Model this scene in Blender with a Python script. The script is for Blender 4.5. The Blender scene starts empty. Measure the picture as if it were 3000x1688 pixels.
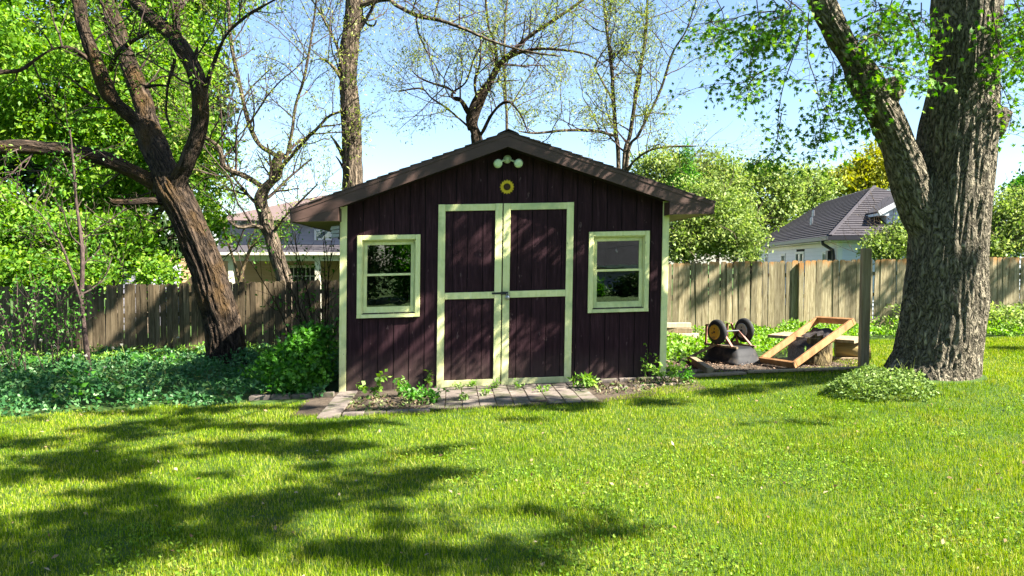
import bpy, math, random
import numpy as np
from mathutils import Vector, noise

R = math.radians
rng = np.random.default_rng(11)
random.seed(11)
sc = bpy.context.scene
COL = sc.collection

# ------------------------------------------------------------------ camera, sky, sun, exposure
CAM = np.array([0.0, 0.0, 1.63])
FPX, PITCH = 2167.0, R(2.0)                       # focal length in photo pixels (3000 wide), tilt down
cam = bpy.data.cameras.new('camera'); cam_o = bpy.data.objects.new('camera', cam); COL.objects.link(cam_o)
cam.sensor_width = 36; cam.lens = 36 * FPX / 3000; cam.clip_end = 2000; cam.clip_start = 0.05
cam_o.location = CAM; cam_o.rotation_euler = (R(90) - PITCH, 0, 0)
sc.camera = cam_o

SUN_EL, SUN_AZ = 43.0, 21.0                        # from the right, a little in front of the shed wall
SUN = np.array([math.cos(R(SUN_EL)) * math.cos(R(SUN_AZ)), -math.cos(R(SUN_EL)) * math.sin(R(SUN_AZ)), math.sin(R(SUN_EL))])
w = bpy.data.worlds.new('World'); sc.world = w; w.use_nodes = True
sky = w.node_tree.nodes.new('ShaderNodeTexSky'); sky.sky_type = 'NISHITA'; sky.sun_disc = False
sky.sun_elevation = R(SUN_EL); sky.sun_rotation = R(90 + SUN_AZ)
sky.air_density = 1.0; sky.dust_density = 0.5; sky.ozone_density = 3.0
bg = w.node_tree.nodes['Background']; bg.inputs['Strength'].default_value = 0.05
w.node_tree.links.new(sky.outputs[0], bg.inputs['Color'])
sl = bpy.data.lights.new('sun', 'SUN'); sl.energy = 5.0; sl.angle = R(0.53); sl.color = (1.0, 0.95, 0.86)
so = bpy.data.objects.new('sun', sl); COL.objects.link(so)
so.rotation_euler = Vector(SUN).to_track_quat('Z', 'Y').to_euler(); so.location = (12, -3, 14)
vs = sc.view_settings; vs.view_transform = 'Standard'; vs.look = 'None'; vs.gamma = 1; vs.use_curve_mapping = False
vs.exposure = 2.6
sc.cycles.max_bounces = 6; sc.cycles.transparent_max_bounces = 8; sc.cycles.diffuse_bounces = 2
sc.cycles.transmission_bounces = 4; sc.cycles.glossy_bounces = 3; sc.cycles.caustics_reflective = False

# ------------------------------------------------------------------ pixel -> place
def ray(px, py):
    x = (px - 1500) / FPX; z = -(py - 844) / FPX
    return np.array([x, math.cos(PITCH) + math.sin(PITCH) * z, -math.sin(PITCH) + math.cos(PITCH) * z])
def at(px, py, Y):
    r = ray(px, py); return CAM + r * (Y / r[1])
MAPLE_BASE = (5.12, 9.15)
def gz(x, y):
    x = np.asarray(x, float); y = np.asarray(y, float)
    t = np.maximum(0, y - 11)
    z = 0.36 * np.tanh(x / 12.0) - 0.035 * np.minimum(t, 14) * t / (t + 0.6)
    z = z + 0.13 * np.exp(-((x - MAPLE_BASE[0]) ** 2 + (y - MAPLE_BASE[1]) ** 2) / 1.1)
    return z
def gp(px, py):
    r = ray(px, py); Y = 9.0
    for _ in range(40):
        p = CAM + r * (Y / r[1])
        Y = 0.5 * Y + 0.5 * (r[1] * (float(gz(p[0], p[1])) - CAM[2]) / r[2])
        Y = min(max(Y, 1.5), 80)
    return CAM + r * (Y / r[1])
def nrm(v):
    v = np.asarray(v, float); return v / (np.linalg.norm(v) + 1e-12)

# ------------------------------------------------------------------ objects and meshes
WLOC = {}
def tag(o, label=None, cat=None, group=None, kind=None):
    if label: o['label'] = label
    if cat: o['category'] = cat
    if group: o['group'] = group
    if kind: o['kind'] = kind
    return o
def empty(name, loc, label, cat, group=None):
    o = bpy.data.objects.new(name, None); COL.objects.link(o)
    o.location = loc; WLOC[o] = np.array(loc, float); o.empty_display_size = 0.1
    return tag(o, label, cat, group)
def put(name, me, mat, parent, loc):
    o = bpy.data.objects.new(name, me); COL.objects.link(o)
    loc = np.array(loc, float); WLOC[o] = loc
    if mat is not None and not me.materials: me.materials.append(mat)
    if parent is not None:
        o.parent = parent; o.location = loc - WLOC[parent]
    else: o.location = loc
    return o
def mesh_np(name, V, F, attr=None):
    V = np.ascontiguousarray(V, dtype=np.float32); F = np.ascontiguousarray(F, dtype=np.int32)
    me = bpy.data.meshes.new(name); m, k = F.shape
    me.vertices.add(len(V)); me.vertices.foreach_set('co', V.ravel())
    me.loops.add(m * k); me.loops.foreach_set('vertex_index', F.ravel())
    me.polygons.add(m); me.polygons.foreach_set('loop_start', np.arange(m, dtype=np.int32) * k)
    me.update(calc_edges=True)
    if attr is not None:
        a = me.attributes.new('bark', 'FLOAT_VECTOR', 'POINT'); a.data.foreach_set('vector', np.ascontiguousarray(attr, dtype=np.float32).ravel())
    return me
def obj_np(name, V, F, mat, parent=None, smooth=False, attr=None):
    V = np.asarray(V, float)
    c = np.array([*(0.5 * (V.min(0) + V.max(0)))[:2], V[:, 2].min()])
    me = mesh_np(name, V - c, F, attr)
    if smooth: me.polygons.foreach_set('use_smooth', np.ones(len(F), dtype=bool))
    return put(name, me, mat, parent, c)
class MB:
    """collects simple solids (in the space of T) and links them as one mesh"""
    def __init__(s, T=None): s.v = []; s.f = []; s.T = T
    def add(s, vs, fs):
        n = len(s.v)
        s.v += [tuple(s.T(*p)) if s.T else tuple(p) for p in vs]
        s.f += [tuple(i + n for i in f) for f in fs]; return s
    def box(s, x0, x1, y0, y1, z0, z1):
        return s.add([(x0,y0,z0),(x1,y0,z0),(x1,y1,z0),(x0,y1,z0),(x0,y0,z1),(x1,y0,z1),(x1,y1,z1),(x0,y1,z1)],
                     [(3,2,1,0),(4,5,6,7),(0,1,5,4),(1,2,6,5),(2,3,7,6),(3,0,4,7)])
    def bar(s, a, b, wd, ht, up=(0,0,1)):
        a = np.array(a, float); b = np.array(b, float); d = nrm(b - a)
        x = np.cross(d, up); x = nrm(x) * wd / 2; z = nrm(np.cross(x, d)) * ht / 2
        return s.add([a-x-z, a+x-z, a+x+z, a-x+z, b-x-z, b+x-z, b+x+z, b-x+z],
                     [(0,1,2,3),(7,6,5,4),(0,4,5,1),(1,5,6,2),(2,6,7,3),(3,7,4,0)])
    def prism(s, poly, w0, w1, ax=2):
        n = len(poly)
        def mk(p, w_): q = list(p); q.insert(ax, w_); return tuple(q)
        return s.add([mk(p, w0) for p in poly] + [mk(p, w1) for p in poly],
                     [tuple(range(n))[::-1], tuple(range(n, 2*n))] + [(i, (i+1) % n, n + (i+1) % n, n + i) for i in range(n)])
    def rod(s, pts, rad, sides=8):
        pts = [np.array(p, float) for p in pts]
        rad = [rad] * len(pts) if np.isscalar(rad) else rad
        V, F, _ = tube(np.array(pts), np.array(rad), sides)
        n = len(V); fs = [tuple(f) for f in F] + [tuple(range(sides))[::-1], tuple(range(n - sides, n))]
        return s.add([tuple(v) for v in V], fs)
    def lathe(s, c, axis, prof, sides=20):
        """prof = [(distance along axis, radius)]"""
        c = np.array(c, float); ax = nrm(axis); t = nrm(np.cross(ax, (0.13, 0.2, 0.97) if abs(ax[2]) < .9 else (1, 0, 0))); b = np.cross(ax, t)
        V = []; 
        for d, r_ in prof:
            for k in range(sides):
                th = 2 * math.pi * k / sides; V.append(c + ax * d + r_ * (math.cos(th) * t + math.sin(th) * b))
        Fs = []
        for i in range(len(prof) - 1):
            for k in range(sides):
                k2 = (k + 1) % sides; Fs.append((i*sides+k, i*sides+k2, (i+1)*sides+k2, (i+1)*sides+k))
        Fs.append(tuple(range(sides))[::-1]); m = (len(prof)-1)*sides; Fs.append(tuple(range(m, m + sides)))
        return s.add(V, Fs)
    def build(s, name, mat, parent=None, smooth=False, bevel=0):
        V = np.array(s.v, float); c = np.array([*(0.5 * (V.min(0) + V.max(0)))[:2], V[:, 2].min()])
        me = bpy.data.meshes.new(name); me.from_pydata([tuple(v) for v in V - c], [], s.f); me.update()
        o = put(name, me, mat, parent, c)
        if smooth: me.polygons.foreach_set('use_smooth', np.ones(len(me.polygons), dtype=bool))
        if bevel:
            m = o.modifiers.new('b', 'BEVEL'); m.width = bevel; m.segments = 1; m.limit_method = 'ANGLE'
        return o
def tube(pts, rad, sides):
    pts = np.asarray(pts, float); n = len(pts); rad = np.asarray(rad, float)
    T = np.gradient(pts, axis=0); T /= np.linalg.norm(T, axis=1)[:, None] + 1e-12
    ref = np.array([0.31, -0.95, 0.05]) if abs(T[0][1]) < .9 else np.array([1.0, 0, 0])
    X = np.zeros((n, 3)); x = ref
    for i in range(n):
        x = x - T[i] * (x @ T[i]); x = x / (np.linalg.norm(x) + 1e-12); X[i] = x
    Y = np.cross(T, X)
    th = np.arange(sides) * 2 * math.pi / sides
    V = pts[:, None, :] + rad[:, None, None] * (np.cos(th)[None, :, None] * X[:, None, :] + np.sin(th)[None, :, None] * Y[:, None, :])
    i = np.arange(n - 1)[:, None] * sides; k = np.arange(sides)[None, :]; k2 = (k + 1) % sides
    F = np.stack([i + k, i + k2, i + sides + k2, i + sides + k], -1).reshape(-1, 4)
    s = np.concatenate([[0], np.cumsum(np.linalg.norm(np.diff(pts, axis=0), axis=1))])
    A = np.stack([np.cos(th)[None, :] * rad[:, None], np.sin(th)[None, :] * rad[:, None], np.repeat(s[:, None], sides, 1)], -1)
    return V.reshape(-1, 3), F, A.reshape(-1, 3)
class Tubes:
    def __init__(s): s.V = []; s.F = []; s.A = []; s.n = 0
    def add(s, pts, rad, sides):
        V, F, A = tube(pts, rad, sides); s.V.append(V); s.F.append(F + s.n); s.A.append(A + rng.uniform(0, 9)); s.n += len(V)
    def raw(s, V, F, A): s.V.append(V); s.F.append(F + s.n); s.A.append(A); s.n += len(V)
    def build(s, name, mat, parent):
        return obj_np(name, np.concatenate(s.V), np.concatenate(s.F), mat, parent, True, np.concatenate(s.A))
def spline(P, m):
    P = np.asarray(P, float); n = len(P); Q = np.vstack([2*P[0]-P[1], P, 2*P[-1]-P[-2]])
    out = []
    for t in np.linspace(0, n - 1 - 1e-9, m):
        i = int(t); u = t - i; a, b, c, d = Q[i], Q[i+1], Q[i+2], Q[i+3]
        out.append(0.5 * (2*b + (c-a)*u + (2*a-5*b+4*c-d)*u*u + (3*b-a-3*c+d)*u**3))
    return np.array(out)

# ------------------------------------------------------------------ materials
def NT(name):
    m = bpy.data.materials.new(name); m.use_nodes = True; nt = m.node_tree; nt.nodes.clear()
    out = nt.nodes.new('ShaderNodeOutputMaterial'); return m, nt, out
def nd(nt, typ, **kw):
    n = nt.nodes.new(typ)
    for k, v in kw.items():
        if k in n.inputs: n.inputs[k].default_value = v
        else: setattr(n, k, v)
    return n
def ramp(nt, fac, stops):
    r = nt.nodes.new('ShaderNodeValToRGB'); e = r.color_ramp.elements
    while len(e) < len(stops): e.new(0.5)
    for i, (p, c) in enumerate(stops): e[i].position = p; e[i].color = (*c, 1)
    nt.links.new(fac, r.inputs[0]); return r.outputs[0]
def coords(nt, kind='Object', scale=(1, 1, 1), offset=True):
    if kind == 'bark': src = nd(nt, 'ShaderNodeAttribute', attribute_name='bark').outputs['Vector']
    else: src = nd(nt, 'ShaderNodeTexCoord').outputs[kind]
    mp = nd(nt, 'ShaderNodeMapping'); mp.inputs['Scale'].default_value = scale
    nt.links.new(src, mp.inputs['Vector'])
    if offset and kind != 'bark':
        oi = nd(nt, 'ShaderNodeObjectInfo'); mu = nd(nt, 'ShaderNodeMath', operation='MULTIPLY'); mu.inputs[1].default_value = 37.0
        nt.links.new(oi.outputs['Random'], mu.inputs[0]); nt.links.new(mu.outputs[0], mp.inputs['Location'])
    return mp.outputs[0]
def noise_n(nt, vec, scale, detail=4, rough=0.6, dist=0):
    n = nd(nt, 'ShaderNodeTexNoise'); n.inputs['Scale'].default_value = scale; n.inputs['Detail'].default_value = detail
    n.inputs['Roughness'].default_value = rough; n.inputs['Distortion'].default_value = dist
    nt.links.new(vec, n.inputs['Vector']); return n.outputs['Fac']
def mixc(nt, fac, a, b, mode='MIX'):
    m = nd(nt, 'ShaderNodeMix', data_type='RGBA', blend_type=mode)
    if hasattr(fac, 'links') or hasattr(fac, 'is_linked'): nt.links.new(fac, m.inputs[0])
    else: m.inputs[0].default_value = fac
    for s_, v in ((6, a), (7, b)):
        if isinstance(v, tuple): m.inputs[s_].default_value = (*v, 1)
        else: nt.links.new(v, m.inputs[s_])
    return m.outputs[2]
def surf(name, stops, scale=3, stretch=(1, 1, 1), rough=0.75, bump=0.3, bdist=0.01, kind='Object', detail=5, spec=0.3, rnd=0.0, fine=None, dirt=None):
    """noise coloured surface with fine relief; rnd = brightness change from piece to piece"""
    m, nt, out = NT(name); v = coords(nt, kind, stretch)
    f = noise_n(nt, v, scale, detail, 0.65)
    c = ramp(nt, f, stops)
    if dirt:
        v2 = coords(nt, 'Object'); f2 = noise_n(nt, v2, dirt[1], 3, 0.6)
        fr = ramp(nt, f2, [(0.5, (0, 0, 0)), (0.68, (1, 1, 1))]); c = mixc(nt, fr, c, dirt[0])
    if rnd:
        oi = nd(nt, 'ShaderNodeObjectInfo'); mr = nd(nt, 'ShaderNodeMapRange'); mr.inputs['To Min'].default_value = 1 - rnd; mr.inputs['To Max'].default_value = 1 + rnd
        nt.links.new(oi.outputs['Random'], mr.inputs['Value'])
        hs = nd(nt, 'ShaderNodeHueSaturation'); nt.links.new(c, hs.inputs['Color']); nt.links.new(mr.outputs[0], hs.inputs['Value']); c = hs.outputs[0]
    b = nd(nt, 'ShaderNodeBsdfPrincipled'); nt.links.new(c, b.inputs['Base Color'])
    b.inputs['Roughness'].default_value = rough; b.inputs['Specular IOR Level'].default_value = spec
    if bump:
        f3 = noise_n(nt, v, fine or scale * 2.5, 4, 0.7)
        bp = nd(nt, 'ShaderNodeBump'); bp.inputs['Strength'].default_value = bump; bp.inputs['Distance'].default_value = bdist
        nt.links.new(f3, bp.inputs['Height']); nt.links.new(bp.outputs[0], b.inputs['Normal'])
    nt.links.new(b.outputs[0], out.inputs[0]); return m
def leafm(name, cols, trans=0.4, gloss=0.06, rough=0.45, patch=None):
    m, nt, out = NT(name)
    g = nd(nt, 'ShaderNodeNewGeometry')
    n = len(cols); c = ramp(nt, g.outputs['Random Per Island'], [(i / max(1, n - 1), cc) for i, cc in enumerate(cols)])
    if patch:
        v = coords(nt, 'Object', offset=False); f = noise_n(nt, v, patch[1], 3, 0.55)
        c = mixc(nt, ramp(nt, f, [(0.38, (0, 0, 0)), (0.62, (1, 1, 1))]), c, patch[0], 'MULTIPLY')
    if patch and len(patch) > 2:
        f = noise_n(nt, v, patch[3], 4, 0.6); c = mixc(nt, ramp(nt, f, [(0.50, (0, 0, 0)), (0.70, (1, 1, 1))]), c, patch[2], 'MULTIPLY')
    d = nd(nt, 'ShaderNodeBsdfDiffuse'); t = nd(nt, 'ShaderNodeBsdfTranslucent'); gl = nd(nt, 'ShaderNodeBsdfGlossy'); gl.inputs['Roughness'].default_value = max(rough, .5); gl.inputs['Color'].default_value = (0.55, 0.62, 0.45, 1)
    nt.links.new(c, d.inputs[0])
    hs = nd(nt, 'ShaderNodeHueSaturation'); hs.inputs['Saturation'].default_value = 1.15; hs.inputs['Value'].default_value = 1.35; nt.links.new(c, hs.inputs['Color']); nt.links.new(hs.outputs[0], t.inputs[0])
    m1 = nd(nt, 'ShaderNodeMixShader'); m1.inputs[0].default_value = trans; nt.links.new(d.outputs[0], m1.inputs[1]); nt.links.new(t.outputs[0], m1.inputs[2])
    m2 = nd(nt, 'ShaderNodeMixShader'); m2.inputs[0].default_value = gloss * .6; nt.links.new(m1.outputs[0], m2.inputs[1]); nt.links.new(gl.outputs[0], m2.inputs[2])
    nt.links.new(m2.outputs[0], out.inputs[0]); return m
def barkm(name, dark, light, sc_=9.0, along=0.22, bump=0.8, moss=None, dist=0.02):
    m, nt, out = NT(name); v = coords(nt, 'bark', (1, 1, along))
    f = noise_n(nt, v, sc_, 3, 0.6, 0.5)
    su = nd(nt, 'ShaderNodeMath', operation='SUBTRACT'); su.inputs[1].default_value = 0.5; nt.links.new(f, su.inputs[0])
    ab = nd(nt, 'ShaderNodeMath', operation='ABSOLUTE'); nt.links.new(su.outputs[0], ab.inputs[0])
    fb = noise_n(nt, v, sc_ * 2.6, 5, 0.7, 0.3)
    ma = nd(nt, 'ShaderNodeMath', operation='MULTIPLY_ADD'); ma.inputs[1].default_value = 5.0; nt.links.new(ab.outputs[0], ma.inputs[0])
    sb_ = nd(nt, 'ShaderNodeMath', operation='MULTIPLY_ADD'); sb_.inputs[1].default_value = 0.9; sb_.inputs[2].default_value = -0.3; nt.links.new(fb, sb_.inputs[0]); nt.links.new(sb_.outputs[0], ma.inputs[2])
    c = ramp(nt, ma.outputs[0], [(0.10, dark), (0.42, tuple(0.45*a+.55*b for a, b in zip(dark, light))), (0.85, light)])
    if moss:
        v2 = coords(nt, 'bark', (1, 1, 0.8)); f2 = noise_n(nt, v2, 2.2, 3); c = mixc(nt, ramp(nt, f2, [(0.48, (0, 0, 0)), (0.66, (1, 1, 1))]), c, moss)
    b = nd(nt, 'ShaderNodeBsdfPrincipled'); b.inputs['Roughness'].default_value = 0.9; b.inputs['Specular IOR Level'].default_value = 0.15
    nt.links.new(c, b.inputs['Base Color'])
    bp = nd(nt, 'ShaderNodeBump'); bp.inputs['Strength'].default_value = bump; bp.inputs['Distance'].default_value = dist
    cl = nd(nt, 'ShaderNodeClamp'); nt.links.new(ma.outputs[0], cl.inputs[0]); nt.links.new(cl.outputs[0], bp.inputs['Height']); nt.links.new(bp.outputs[0], b.inputs['Normal'])
    nt.links.new(b.outputs[0], out.inputs[0]); return m
def plain(name, col, rough=0.5, metal=0.0, spec=0.5):
    return surf(name, [(0.35, tuple(c * 0.8 for c in col)), (0.65, tuple(min(1, c * 1.12) for c in col))], 12, rough=rough, bump=0.08, spec=spec) if metal == 0 else metalm(name, col, rough, metal)
def metalm(name, col, rough, metal):
    m = surf(name, [(0.35, tuple(c * 0.75 for c in col)), (0.65, tuple(min(1, c * 1.15) for c in col))], 14, rough=rough, bump=0.1)
    for n in m.node_tree.nodes:
        if n.type == 'BSDF_PRINCIPLED': n.inputs['Metallic'].default_value = metal
    return m
def glassm(name, tint=(0.75, 0.8, 0.8), refl=0.10):
    m, nt, out = NT(name)
    lw = nd(nt, 'ShaderNodeLayerWeight'); lw.inputs[0].default_value = 0.35
    mr = nd(nt, 'ShaderNodeMapRange'); mr.inputs['To Min'].default_value = refl; mr.inputs['To Max'].default_value = 0.9
    pw = nd(nt, 'ShaderNodeMath', operation='POWER'); pw.inputs[1].default_value = 3.0
    nt.links.new(lw.outputs['Facing'], pw.inputs[0]); nt.links.new(pw.outputs[0], mr.inputs['Value'])
    t = nd(nt, 'ShaderNodeBsdfTransparent'); t.inputs[0].default_value = (*tint, 1)
    g = nd(nt, 'ShaderNodeBsdfGlossy'); g.inputs['Roughness'].default_value = 0.01
    v = coords(nt, 'Object'); f = noise_n(nt, v, 2.5, 2); bp = nd(nt, 'ShaderNodeBump'); bp.inputs['Strength'].default_value = 0.04; bp.inputs['Distance'].default_value = 0.02
    nt.links.new(f, bp.inputs['Height']); nt.links.new(bp.outputs[0], g.inputs['Normal'])
    mx = nd(nt, 'ShaderNodeMixShader'); nt.links.new(mr.outputs[0], mx.inputs[0]); nt.links.new(t.outputs[0], mx.inputs[1]); nt.links.new(g.outputs[0], mx.inputs[2])
    nt.links.new(mx.outputs[0], out.inputs[0]); return m

SIDING = surf('dark_stained_siding', [(0.3, (0.014, 0.0056, 0.0075)), (0.55, (0.028, 0.0117, 0.015)), (0.8, (0.060, 0.027, 0.0335))], 5, (6, 6, 0.5), 0.85, 0.5, 0.004, rnd=0.12, spec=0.12, fine=22)
def weather(m, col, zmax, amount, spot=None):
    nt = m.node_tree; b = [n for n in nt.nodes if n.type == 'BSDF_PRINCIPLED'][0]; src = b.inputs['Base Color'].links[0].from_socket
    g = nd(nt, 'ShaderNodeNewGeometry'); sx = nd(nt, 'ShaderNodeSeparateXYZ'); nt.links.new(g.outputs['Position'], sx.inputs[0])
    mr = nd(nt, 'ShaderNodeMapRange'); mr.inputs['From Min'].default_value = zmax; mr.inputs['From Max'].default_value = -.02; mr.inputs['To Max'].default_value = 1.0; nt.links.new(sx.outputs[2], mr.inputs['Value'])
    f = noise_n(nt, g.outputs['Position'], 9, 5, .7); mu = nd(nt, 'ShaderNodeMath', operation='MULTIPLY'); nt.links.new(mr.outputs[0], mu.inputs[0]); nt.links.new(f, mu.inputs[1])
    m2 = nd(nt, 'ShaderNodeMath', operation='MULTIPLY'); m2.inputs[1].default_value = amount; nt.links.new(mu.outputs[0], m2.inputs[0])
    c = mixc(nt, m2.outputs[0], src, col)
    if spot:
        mp = nd(nt, 'ShaderNodeMapping'); mp.inputs['Scale'].default_value = (1, 1, .35); nt.links.new(g.outputs['Position'], mp.inputs['Vector'])
        f2 = noise_n(nt, mp.outputs[0], spot[1], 3, .6); c = mixc(nt, ramp(nt, f2, [(spot[2], (0, 0, 0)), (spot[2] + .02, (1, 1, 1))]), c, spot[0])
    nt.links.new(c, b.inputs['Base Color'])
weather(SIDING, (0.085, 0.062, 0.048), .5, 1.0, ((0.080, 0.048, 0.048), 16, .68))
GROOVE = surf('siding_groove', [(0.3, (0.010, 0.006, 0.007)), (0.7, (0.016, 0.010, 0.011))], 5, rough=0.9, bump=0)
TRIM = surf('pale_lime_trim', [(0.3, (0.64, 0.63, 0.26)), (0.5, (0.71, 0.70, 0.32)), (0.75, (0.76, 0.74, 0.40))], 6, (4, 4, 0.8), 0.6, 0.3, 0.003, rnd=0.04, fine=40, dirt=((0.46, 0.50, 0.23), 3.5))
weather(TRIM, (0.22, 0.20, 0.11), .4, .9, ((0.24, 0.22, 0.12), 22, .715))
FASCIA = surf('brown_fascia', [(0.3, (0.052, 0.028, 0.021)), (0.7, (0.082, 0.047, 0.036))], 4, (0.6, 2, 2), 0.6, 0.2, 0.003, rnd=0.05)
SOFFIT = surf('tan_soffit', [(0.3, (0.22, 0.17, 0.085)), (0.7, (0.30, 0.23, 0.12))], 6, rough=0.6, bump=0.1)
SHINGLE = surf('brown_roof_shingle', [(0.3, (0.035, 0.026, 0.024)), (0.7, (0.075, 0.055, 0.05))], 40, rough=0.95, bump=0.5, rnd=0.2)
FENCE_R = None
WOODRAW = surf('weathered_timber', [(0.25, (0.10, 0.07, 0.038)), (0.5, (0.21, 0.155, 0.09)), (0.75, (0.32, 0.25, 0.155))], 4, (5, 5, 0.6), 0.85, 0.5, 0.006, rnd=0.15, fine=18)
WOODORANGE = surf('orange_frame_timber', [(0.25, (0.15, 0.065, 0.022)), (0.5, (0.29, 0.145, 0.055)), (0.8, (0.40, 0.24, 0.11))], 3, (3, 3, 1.2), 0.7, 0.4, 0.004, rnd=0.12, fine=20)
PALEWOOD = surf('pale_cut_lumber', [(0.3, (0.30, 0.23, 0.14)), (0.7, (0.46, 0.38, 0.26))], 4, (5, 5, 0.8), 0.8, 0.3, 0.004, rnd=0.2)
GLASS = glassm('window_glass', refl=0.13)
BLACK = plain('black_metal', (0.012, 0.012, 0.013), 0.45)
STEEL = plain('dull_steel', (0.35, 0.35, 0.36), 0.35, 1.0)
WHITE = surf('white_paint', [(0.3, (0.68, 0.68, 0.66)), (0.7, (0.78, 0.78, 0.76))], 5, rough=0.5, bump=0.1)
PAVER = surf('grey_paver', [(0.25, (0.085, 0.068, 0.056)), (0.5, (0.14, 0.113, 0.094)), (0.8, (0.21, 0.175, 0.145))], 9, rough=0.9, bump=0.5, bdist=0.006, rnd=0.18, dirt=((0.06, 0.065, 0.028), 4))
SOIL = surf('dark_soil', [(0.3, (0.035, 0.025, 0.016)), (0.7, (0.085, 0.062, 0.042))], 14, rough=1, bump=0.8, bdist=0.02)
MULCH = surf('mulch_chips', [(0.2, (0.10, 0.06, 0.04)), (0.5, (0.26, 0.17, 0.11)), (0.8, (0.46, 0.36, 0.26))], 60, rough=0.95, bump=0.3)

# ------------------------------------------------------------------ leaf clouds
LEAF = np.array([(0, 0, 0), (.45, .27, .07), (1, 0, -.04), (.45, -.27, .07)]), np.array([(0, 1, 2, 3)])
SLIM = np.array([(0, 0, 0), (.5, .15, .04), (1, 0, -.08), (.5, -.15, .04)]), np.array([(0, 1, 2, 3)])
ROUND = np.array([(0, -.3, .02), (.7, -.42, .08), (1.0, 0.0, 0), (.7, .42, .08), (0, .3, .02)]), None
_o = [(0, 1.0), (17, .42), (40, .95), (66, .34), (92, .72), (128, .28)]
_pts = [(math.cos(R(a)) * r_, math.sin(R(a)) * r_) for a, r_ in _o] + [(-.25, 0.0)] + [(math.cos(R(-a)) * r_, math.sin(R(-a)) * r_) for a, r_ in _o[:0:-1]]
MAPLE = np.array([(0, 0, .05)] + [(x, y, -.12 * (x * x + y * y)) for x, y in _pts]) * 0.62, np.array([(0, i, i % len(_pts) + 1) for i in range(1, len(_pts) + 1)])
def leaf_arrays(P, size, tmpl=LEAF, up=0.5, hang=0.0):
    P = np.asarray(P, float); n = len(P); tv, tf = tmpl; size = np.broadcast_to(size, (n,))
    N = rng.normal(size=(n, 3)) + np.array([0, 0, up]); N /= np.linalg.norm(N, axis=1)[:, None]
    A = rng.normal(size=(n, 3)) + np.array([0, 0, -hang]); T = A - N * (A * N).sum(1)[:, None]; T /= np.linalg.norm(T, axis=1)[:, None] + 1e-9
    B = np.cross(N, T)
    V = P[:, None, :] + size[:, None, None] * (tv[None, :, 0:1] * T[:, None] + tv[None, :, 1:2] * B[:, None] + tv[None, :, 2:3] * N[:, None])
    k = len(tv); F = (np.arange(n)[:, None, None] * k + tf[None]).reshape(-1, tf.shape[1])
    return V.reshape(-1, 3), F
def leaves(name, P, size, mat, parent=None, tmpl=LEAF, up=0.5, hang=0.0):
    V, F = leaf_arrays(P, size, tmpl, up, hang); return obj_np(name, V, F, mat, parent)
def cloud(c, rad, n, clump=0.22, per=40, shell=0.45):
    """points in leaf clumps spread through an uneven ellipsoid"""
    c = np.array(c, float); rad = np.array(rad, float); m = max(3, n // per)
    d = rng.normal(size=(m, 3)); d /= np.linalg.norm(d, axis=1)[:, None]
    r_ = shell + (1 - shell) * rng.random(m) ** 0.6
    lump = np.array([0.78 + 0.34 * noise.noise(Vector(q * 1.7 + c)) for q in d])
    C = c + d * (r_ * lump)[:, None] * rad
    P = np.repeat(C, per, 0) + rng.normal(size=(m * per, 3)) * clump * np.array([1.15, 1.15, 0.75])
    return P

# ------------------------------------------------------------------ the ground
def grid(xs, ys, f):
    X, Y = np.meshgrid(xs, ys); Z = f(X, Y); V = np.stack([X, Y, Z], -1).reshape(-1, 3)
    nx = len(xs); i, j = np.meshgrid(np.arange(nx - 1), np.arange(len(ys) - 1)); a = (j * nx + i).ravel()
    return V, np.stack([a, a + 1, a + nx + 1, a + nx], -1)
GROUND = surf('lawn_soil_and_thatch', [(0.3, (0.018, 0.042, 0.004)), (0.55, (0.040, 0.080, 0.008)), (0.75, (0.07, 0.11, 0.015))], 5, rough=1, bump=0.6, bdist=0.03, fine=60)
xs = np.concatenate([np.linspace(-400, -30, 12), np.linspace(-25, 25, 101), np.linspace(30, 400, 12)])
ys = np.concatenate([np.linspace(-300, -25, 8), np.linspace(-20, 30, 101), np.linspace(36, 600, 14)])
V, Fq = grid(xs, ys, gz)
tag(obj_np('ground', V, Fq, GROUND, smooth=True), kind='structure')

# shed frame: u along the front, v up, w out towards the viewer; the old shed is slightly racked
SA = R(4.6); SU = np.array([math.cos(SA), math.sin(SA), 0]); SN = np.array([math.sin(SA), -math.cos(SA), 0]); SO = np.array([-.085, 9.76, 0.015])
def S(u, v, w): return SO + SU * (u + .015 * v) + SN * w + np.array([0, 0, v + .024 * u])
def shed_uw(x, y): 
    dx, dy = x - SO[0], y - SO[1]; return dx * SU[0] + dy * SU[1], dx * SN[0] + dy * SN[1]
def SG(u, w, h=0.0):
    p = S(u, 0, w); return np.array([p[0], p[1], float(gz(p[0], p[1])) + h])

edge_pts = np.array([gp(*q)[:2] for q in ((-700, 1262), (0, 1224), (250, 1206), (520, 1192), (700, 1186), (820, 1182), (985, 1178))])
def lawn_mask(x, y):
    u, wv = shed_uw(x, y)
    ye = np.interp(x, edge_pts[:, 0], edge_pts[:, 1])
    ok = np.where(u < -2.3, y < ye + 0.07 * np.sin(x * 7) + 0.05 * np.sin(x * 17), True)
    mid = (u >= -2.45) & (u < 2.3)
    fr = np.where(u < -0.9, 1.48, np.where(u < 1.0, 1.38, 1.38 - (u - 1.0) * 0.72))
    ok &= ~(mid & (wv < fr + 0.03 * np.sin(x * 9)))
    right = u >= 2.3
    front = 10.28 + 0.06 * np.sin(x * 3)
    ok &= ~(right & (x < 4.75) & (y > np.where(u < 2.3, 8.9, front)))
    ok &= ~((x > 4.7) & (y > 14.6)) & ~((x > 4.7) & (x < 6.2) & (y > 13.0))
    ok &= ~(((x - MAPLE_BASE[0]) ** 2 + (y - MAPLE_BASE[1]) ** 2) < 0.45)
    return ok
n0 = 860000
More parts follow.
